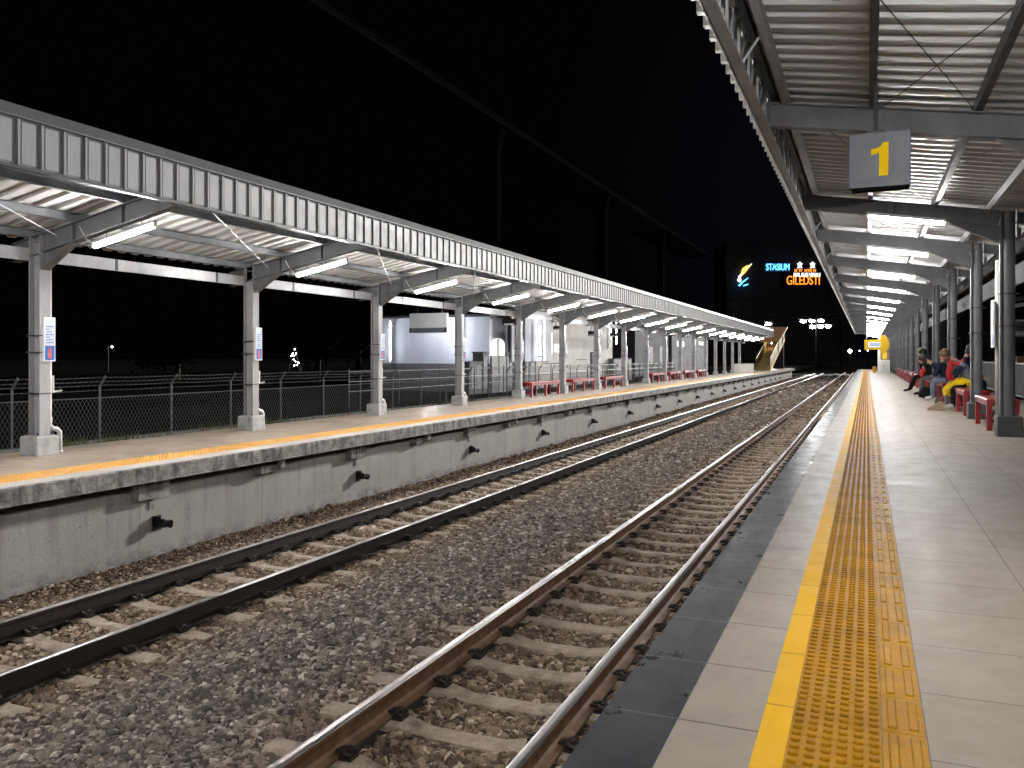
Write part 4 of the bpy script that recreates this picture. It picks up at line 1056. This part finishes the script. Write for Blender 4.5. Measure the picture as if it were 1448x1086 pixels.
# ------------------------------------------------------------------ far end of the near platform
YS = 62
t = thing('arrow_sign', 'yellow arrow shaped hanging sign with a pale panel at the far platform end', 'sign', (.5, YS, 1.7))
zc = Zat(487, .5, YS); xa, xb = XatY(1222, YS), XatY(1247, YS); hh = .36
s = MB(); s.cbox(xa, xb, YS - .05, YS + .05, zc - hh, zc + hh * .9, .04); s.build('panel', 'far_yellow', t)
s = MB(); arr = [(xb - .1, zc - .62), (xb + .12, zc - .62), (xb + .42, zc - .3), (xb + .46, zc + .1), (xb + .3, zc + .5), (xb + .02, zc + .66), (xb - .1, zc + .5)]; s.prism(arr, 'y', YS - .07, YS + .02); s.build('arrow_head', 'far_yellow', t)
s = MB(); s.box(xa + .25, xb - .02, YS - .062, YS - .0505, zc - .2, zc + .17); s.build('text_panel', 'board', t)
s = MB()
for k in range(8): x = xa + .33 + k * (xb - xa - .45) / 8; s.box(x, x + .075, YS - .066, YS - .0625, zc - .12, zc + .1)
s.build('lettering', 'poster_ink', t)
s = MB()
for x in (xa + .15, xb - .2): s.tube([(x, YS, zc + hh * .8), (x, YS, 3.3)], .02, 6)
s.build('hanger', 'steel_light', t)
YK = 66; xa, xb = XatY(1244, YK), XatY(1258.5, YK)
t = thing('service_cabinet', 'white service cabinet at the far end of the near platform', 'cabinet', (xa, YK, 0))
s = MB(); s.cbox(xa, xb, YK, YK + .6, 0, .92, .02); s.build('body', 'white', t)
s = MB(); s.box(xa + .08, xb - .08, YK - .012, YK - .0005, .1, .84); s.build('door', 'pvc', t)
s = MB(); s.box(xa + .25, xa + .31, YK - .03, YK - .0125, .42, .52); s.build('handle', 'steel_dark', t)
t = thing('poster_stand', 'yellow patterned poster panel standing behind the white service cabinet', 'poster panel', (xa, YK + .8, 0))
s = MB(); s.box(xa + .05, xb - .05, YK + .8, YK + .86, .3, 1.55); s.build('panel', 'gold', t)
s = MB(); s.box(xa + .2, xb - .2, YK + .79, YK + .7995, 1.0, 1.45); s.build('picture', 'stair_yellow', t)
s = MB(); s.box(xa - .12, xa + .4, YK + .87, YK + 1.2, 0, 2.7); s.build('white_post', 'white', t)
t = thing('litter_bin', 'small orange bin beside the white service cabinet', 'bin', (xa - .35, YK, 0))
s = MB(); s.tube([(xa - .35, YK, 0), (xa - .35, YK, .4)], [.11, .14], 12); s.build('body', 'orange', t)
s = MB(); s.tube([(xa - .35, YK, .4), (xa - .35, YK, .46)], [.15, .1], 12); s.build('lid', 'gold', t)

# ------------------------------------------------------------------ behind the near platform
XRL = 3.35
t = thing('platform_railing', 'grey barred railing along the back of the near platform', 'railing', (XRL, 12, 0))
s = MB()
for z in (.18, .95): s.tube([(XRL, 10, z), (XRL, 60, z)], .022, 8)
s.build('rail', 'steel', t)
s = MB(); y = 10.1
while y < 60: s.box(XRL - .008, XRL + .008, y - .008, y + .008, .18, .95); y += .13
s.build('bars', 'steel', t, fix=False)
y = 10
while y < 60: s = MB(); s.tube([(XRL, y, 0), (XRL, y, 1.0)], .03, 8); s.build('post', 'steel', t); y += 2.5
t = thing('kiosk', 'dim trackside kiosk with pale window behind the nearest big column', 'kiosk', (6, 34, -1.5))
s = MB(); s.box(5.4, 8.6, 36, 36.2, -1.5, 4); s.build('wall', 'wall_dark', t)
a_, b_ = XatY(1434, 36), XatY(1460, 36)
s = MB(); s.box(a_, b_, 35.94, 35.999, Zat(474, 5.6, 36), Zat(452, 5.6, 36)); w_ = s.build('window', 'board', t)
s = MB(); s.box(a_, b_, 35.9, 35.9395, Zat(476, 5.6, 36), Zat(474, 5.6, 36)); s.build('sill', 'wall_grey', w_)
for v in (424, 433): s = MB(); s.bar((a_, 35.8, Zat(v, a_, 36)), (b_, 35.8, Zat(v - 5, b_, 36)), .12, .14); s.build('awning_bar', 'steel_light', t)
s = MB(); s.box(a_ + .05, b_, 35.7, 35.93, Zat(517, 5.6, 36), Zat(504, 5.6, 36)); s.build('goods_shelf', 'gold', t)
t = thing('building', 'long dark building added tall behind the near platform railing to block low light', 'building', (9, 40, -1.5))
s = MB(); s.box(9, 16, 2, 190, -1.5, 12); s.build('wall', 'night_wall', t)  # added wall, raised high to keep the low yard light off the platform
s = MB(); s.box(8.9, 16.1, 1.9, 190.1, 12, 12.3); s.build('roof_edge', 'wall_dark', t)
y = 6
while y < 120:
    s = MB(); s.box(8.94, 8.999, y, y + 1.6, .6, 2.0); s.build('window', 'void', t); y += 4.5

# ------------------------------------------------------------------ people
def skin_body(joints, edges, name, mats_for, parent):
    """joints: name -> (pos, radius); edges: (a, b, material key); one continuous skinned surface"""
    names = list(joints); idx = {n_: i for i, n_ in enumerate(names)}
    me = bpy.data.meshes.new(name); me.from_pydata([joints[n_][0] for n_ in names], [(idx[a_], idx[b_]) for a_, b_, _ in edges], [])
    o = bpy.data.objects.new(name, me); C.objects.link(o)
    md = o.modifiers.new('skin', 'SKIN'); md.use_smooth_shade = True; sb = o.modifiers.new('sub', 'SUBSURF'); sb.levels = 1; sb.render_levels = 1
    if not me.skin_vertices: me.skin_vertices.new()
    sv = me.skin_vertices[0].data
    for i, n_ in enumerate(names): r = joints[n_][1]; sv[i].radius = (r, r) if not isinstance(r, tuple) else r; sv[i].use_root = (n_ == 'pelvis')
    dg = bpy.context.evaluated_depsgraph_get(); out = bpy.data.meshes.new_from_object(o.evaluated_get(dg))
    bpy.data.objects.remove(o); bpy.data.meshes.remove(me)
    out.materials.clear(); keys = []
    for _, _, m_ in edges:
        if m_ not in keys: keys.append(m_); out.materials.append(M[m_])
    segs = [(Vector(joints[a_][0]), Vector(joints[b_][0]), keys.index(m_), (min(joints[a_][1], joints[b_][1]))) for a_, b_, m_ in edges]
    for p in out.polygons:
        best = 1e9
        for a_, b_, k_, r_ in segs:
            ab = b_ - a_; tt = max(0, min(1, (p.center - a_).dot(ab) / max(1e-9, ab.length_squared))); d = (p.center - a_ - ab * tt).length - r_
            if d < best: best = d; p.material_index = k_
        p.use_smooth = True
    b = bpy.data.objects.new(name, out); C.objects.link(b); b.parent = parent
    return b
def person(loc, rz, label, lean=.35, top='c_navy', low='c_black', hair='hair_black', head_drop=.1, shoe='c_shoe', knee_h=.50, foot_out=-.06, sc_=1.0, hijab=None, arms='knees', skirt=None, scarf=None, sleeve=None, legs_apart=.1, back_patch=None, fore=None):
    t = thing('person', label, 'person', loc); t.rotation_euler = (0, 0, rz)
    zs = .50; fx = lambda d, h: (d, h)
    L_ = lean
    def sp(f): return Vector((f * .52 * math.sin(L_ + .25 * f * L_), 0, zs + .06 + f * .52 * math.cos(L_ + .15 * f)))
    J = {}; E_ = []
    J['pelvis'] = ((0, 0, zs + .03), .135)
    J['waist'] = (tuple(sp(.4)), .125); J['chest'] = (tuple(sp(.78)), .14); J['collar'] = (tuple(sp(1.0)), .09)
    nk = sp(1.0) + Vector((.05 * math.sin(L_) + .03, 0, .08 * math.cos(L_))); J['neck'] = (tuple(nk), .055)
    hd = nk + Vector((.05 + head_drop * .8, 0, .085 - head_drop * .35)); J['jaw'] = (tuple(hd), .072)
    ht = hd + Vector((.03 + head_drop * .3, 0, .10 - head_drop * .15)); J['crown'] = (tuple(ht), .088)
    sk = sleeve or top; hj = hijab or 'skin'
    E_ += [('pelvis', 'waist', top), ('waist', 'chest', top), ('chest', 'collar', top), ('collar', 'neck', hj), ('neck', 'jaw', hj), ('jaw', 'crown', 'skin' if not hijab else hijab)]
    fd = Vector((.8, 0, -.5 * head_drop * 4)).normalized()
    ns_ = hd + Vector((.075, 0, .035 - head_drop * .3)); J['nose'] = (tuple(ns_ + fd * .015), .014); E_.append(('jaw', 'nose', 'skin'))
    for sd in (-1, 1):
        q = str(sd); hip = (.02, .095 * sd, zs + .02); kn = (.43, (.1 + legs_apart) * sd * .9, knee_h); an = (.43 + foot_out, (.1 + legs_apart * .8) * sd, .085); toe = (.60 + foot_out, (.11 + legs_apart * .9) * sd, .04)
        J['hip' + q] = (hip, .098); J['knee' + q] = (kn, .066); J['ank' + q] = (an, .043); J['toe' + q] = (toe, .036)
        E_ += [('pelvis', 'hip' + q, low), ('hip' + q, 'knee' + q, low), ('knee' + q, 'ank' + q, low), ('ank' + q, 'toe' + q, shoe)]
        sh = Vector(J['chest'][0]) + Vector((0, .185 * sd, .06)); 
        if arms == 'knees': el = sh + Vector((.14, .05 * sd, -.24)); wr = Vector((.40, .07 * sd, zs + .13))
        elif arms == 'face': el = sh + Vector((.20, .02 * sd, -.16)); wr = hd + Vector((.06, .07 * sd, -.10))
        else: el = sh + Vector((.10, .05 * sd, -.27)); wr = Vector((.30, .03 * sd, zs + .22))
        J['sho' + q] = (tuple(sh), .062); J['elb' + q] = (tuple(el), .046); J['wri' + q] = (tuple(wr), .029)
        dr = (wr - el).normalized(); pm = wr + dr * .07; J['palm' + q] = (tuple(pm), .027)
        E_ += [('chest', 'sho' + q, top), ('sho' + q, 'elb' + q, sk), ('elb' + q, 'wri' + q, fore or sk), ('wri' + q, 'palm' + q, 'skin')]
        side_ = dr.cross(Vector((0, 0, 1))).normalized(); dn = Vector((0, 0, -1))
        for fi, (o_, ln) in enumerate(((-.027, .062), (-.009, .074), (.009, .07), (.027, .055))):
            k1 = pm + side_ * o_ + dr * ln * .6; k2 = k1 + (dr * .6 + dn * .6) * ln * .5
            J[f'fa{q}{fi}'] = (tuple(k1), .0095); J[f'fb{q}{fi}'] = (tuple(k2), .008); E_ += [('palm' + q, f'fa{q}{fi}', 'skin'), (f'fa{q}{fi}', f'fb{q}{fi}', 'skin')]
        th = wr + dr * .03 - side_ * .045 * sd; J['th' + q] = (tuple(th), .011); E_.append(('wri' + q, 'th' + q, 'skin'))
    skin_body(J, E_, 'body', None, t)
    s = MB()
    hc = ht + Vector((-.022, 0, .012))
    if not hijab:
        s.ball(hc, (.108, .098, .112), 0, 16, 10); s.ball(hc + Vector((-.05, 0, -.09)), (.075, .085, .11), 0, 12, 8); s.build('hair', hair, None, smooth=True).parent = t
    else:
        s.ball(hc, (.115, .105, .118), 0, 16, 10); s.ball(Vector(J['neck'][0]) + Vector((.0, 0, -.02)), (.12, .15, .12), 0, 14, 9); s.build('headscarf', hijab, None, smooth=True).parent = t
    f_ = MB(); fc = hd.lerp(ht, .45); f_.ball(fc + Vector((.052, 0, -.006)), (.058, .068, .088), 0, 12, 8)
    f_.build('face', 'skin', None, smooth=True).parent = t
    e_ = MB()
    for sd in (-1, 1): e_.ball(fc + Vector((.1, .028 * sd, .012)), (.01, .012, .008), 0, 8, 5)
    e_.ball(fc + Vector((.1, 0, -.05)), (.008, .022, .006), 0, 8, 5); e_.build('eyes_and_mouth', 'hair_black', None).parent = t
    if skirt:
        s = MB(); rings = [((-.02, zs - .01), .2, .17), ((.18, zs + .06), .22, .13), ((.40, zs + .03), .23, .12), ((.50, zs - .06), .22, .10), ((.49, zs - .2), .2, .08)]
        vs = []; nn = 18
        for (c, wy, hz) in rings:
            for k in range(nn):
                a_ = 2 * math.pi * k / nn; rr_ = 1 + .07 * math.sin(5 * a_)
                if c[0] < .45: vs.append((c[0], wy * rr_ * math.cos(a_), c[1] + hz * rr_ * math.sin(a_)))
                else: vs.append((c[0] + hz * rr_ * math.sin(a_) * .9, wy * rr_ * math.cos(a_), c[1] + (.03 * math.sin(3 * a_))))
        fs = [(i * nn + k, i * nn + (k + 1) % nn, (i + 1) * nn + (k + 1) % nn, (i + 1) * nn + k) for i in range(len(rings) - 1) for k in range(nn)] + [tuple(range(nn))]
        s.add(vs, fs); s.build('skirt', skirt, None, smooth=True).parent = t
    if scarf:
        s = MB(); c = Vector(J['collar'][0]); s.tube([c + Vector((.12 * math.cos(a_) + .02, .14 * math.sin(a_), .02 + .03 * math.cos(a_ * 2))) for a_ in [k * math.pi / 6 for k in range(13)]], .045, 8)
        s.tube([c + Vector((.12, .05, 0)), c + Vector((.17, .06, -.18)), c + Vector((.16, .05, -.36))], [.05, .06, .05], 8); s.build('scarf', scarf, None, smooth=True).parent = t
    if back_patch:
        s = MB(); c = Vector(J['chest'][0]).lerp(Vector(J['waist'][0]), .5); s.ball(c + Vector((-.03, -.1, .06)), (.13, .09, .14), 0, 14, 9); s.build('shoulder_panel', back_patch, None, smooth=True).parent = t
    return t
FACE = math.pi
person((2.08, 20.2, 0), FACE, 'person in grey blue top and yellow skirt leaning forward on a red bench', lean=.5, top='c_blue_grey', low='c_black', hair='hair_brown', head_drop=.12, skirt='c_yellow', scarf='c_red', arms='knees', sleeve='c_navy', fore='c_red', knee_h=.48)
person((2.2, 23.4, 0), FACE + 2.9, 'person in dark navy jacket sitting upright with back turned behind the others', lean=.05, top='c_navy', low='c_navy', head_drop=.02)
person((2.0, 24.2, 0), FACE, 'person in navy top and pale jeans bent forward beside the yellow skirt', lean=.7, top='c_navy', low='c_denim', head_drop=.14, arms='lap', foot_out=.02, back_patch='c_black')
person((1.92, 27.4, 0), FACE - .1, 'person in black top and grey trousers holding a red bundle', lean=.3, top='c_black', low='c_grey', head_drop=.1, arms='face', hijab='c_black', knee_h=.5, shoe='c_black', foot_out=.05)
person((1.86, 29.9, 0), FACE - .2, 'person in black with olive headscarf sitting farthest along the row', lean=.15, top='c_black', low='c_black', head_drop=.06, arms='face', hijab='c_olive', shoe='c_black', foot_out=.16)
# things they carry
t = thing('handbag', 'brown slouching bag on the floor by the yellow skirted person', 'bag', (1.42, 20.4, 0))
s = MB(); s.add([(1.30, 20.25, 0), (1.56, 20.2, 0), (1.58, 20.6, 0), (1.30, 20.6, 0), (1.36, 20.32, .27), (1.50, 20.3, .30), (1.52, 20.52, .30), (1.37, 20.53, .26)], [(0, 3, 2, 1), (4, 5, 6, 7), (0, 1, 5, 4), (1, 2, 6, 5), (2, 3, 7, 6), (3, 0, 4, 7)]); o = s.build('body', 'c_brown', t)
md = o.modifiers.new('soft', 'SUBSURF'); md.levels = 2; md.render_levels = 2
s = MB(); s.tube([(1.40, 20.36, .22), (1.41, 20.38, .38), (1.45, 20.42, .42), (1.49, 20.46, .38), (1.49, 20.48, .22)], .012, 8); s.build('strap', 'c_brown', t, smooth=True)
t = thing('shopping_bag', 'tan wedge shaped bag standing alone on the tiles', 'bag', (1.30, 19.75, 0))
s = MB(); s.prism([(1.17, 0), (1.50, 0), (1.48, .17), (1.42, .19), (1.19, .05)], 'y', 19.62, 19.86); s.build('body', 'c_tan', t)
s = MB(); s.tube([(1.43, 19.66, .18), (1.44, 19.7, .25), (1.44, 19.78, .25), (1.43, 19.82, .18)], .008, 6); s.build('handle', 'c_brown', t)
t = thing('backpack', 'round black backpack on the floor among the seated feet', 'backpack', (1.45, 25.2, 0))
s = MB(); s.ball((1.45, 25.2, .17), (.15, .19, .17), 0, 16, 10); s.build('body', 'c_black', t, smooth=True)
s = MB(); s.ball((1.33, 25.2, .12), (.06, .12, .09), 0, 12, 8); s.build('pocket', 'c_black', t, smooth=True)
s = MB(); s.tube([(1.5, 25.1, .3), (1.5, 25.15, .39), (1.5, 25.25, .39), (1.5, 25.3, .3)], .012, 8); s.build('strap', 'c_brown', t)
t = thing('cloth_bundle', 'small red bundle held by the person in black top', 'bundle', (1.50, 27.2, .62))
s = MB(); s.ball((1.50, 27.2, .68), (.09, .12, .1), 0, 14, 9); s.ball((1.47, 27.18, .60), (.06, .08, .08), 0, 12, 8); s.build('cloth', 'c_red', t, smooth=True)
s = MB(); s.ball((1.50, 27.2, .785), (.03, .03, .03), 0, 10, 6); s.build('knot', 'c_red', t, smooth=True)

# ------------------------------------------------------------------ night sky and settings
w = bpy.data.worlds.new('World'); sc.world = w; w.use_nodes = True
nt = w.node_tree; bg = nt.nodes['Background']
tc = nt.nodes.new('ShaderNodeTexCoord'); sep = nt.nodes.new('ShaderNodeSeparateXYZ'); nt.links.new(tc.outputs['Generated'], sep.inputs[0])
nrm = nt.nodes.new('ShaderNodeVectorMath'); nrm.operation = 'DOT_PRODUCT'; nrm.inputs[1].default_value = (.08, .97, .16)   # city glow beyond the track's end
nt.links.new(tc.outputs['Generated'], nrm.inputs[0])
cr_ = nt.nodes.new('ShaderNodeValToRGB'); e = cr_.color_ramp.elements
e[0].position = .90; e[0].color = (.00025, .0003, .0004, 1); e[1].position = 1; e[1].color = (.0013, .0017, .0028, 1)
nt.links.new(nrm.outputs['Value'], cr_.inputs['Fac']); nt.links.new(cr_.outputs['Color'], bg.inputs['Color']); bg.inputs['Strength'].default_value = 1.0
sl = bpy.data.lights.new('yard_light', 'SUN'); sl.energy = 2.9; sl.angle = R(4); sl.color = (1, .97, .93)  # added parallel lamp standing in for the yard floodlights ahead
so = bpy.data.objects.new('yard_light', sl); C.objects.link(so)
az, el = R(17), R(14); so.rotation_euler = Vector((math.sin(az) * math.cos(el), math.cos(az) * math.cos(el), math.sin(el))).to_track_quat('Z', 'Y').to_euler()
so.location = (40, 100, 50)
vs = sc.view_settings; vs.view_transform = 'Standard'; vs.look = 'None'; vs.exposure = .5; vs.gamma = 1; vs.use_curve_mapping = False
sc.render.engine = 'CYCLES'; cyc = sc.cycles
cyc.use_denoising = True; cyc.use_light_tree = True; cyc.max_bounces = 6; cyc.diffuse_bounces = 3; cyc.glossy_bounces = 3; cyc.sample_clamp_indirect = 6; cyc.caustics_reflective = False; cyc.caustics_refractive = False
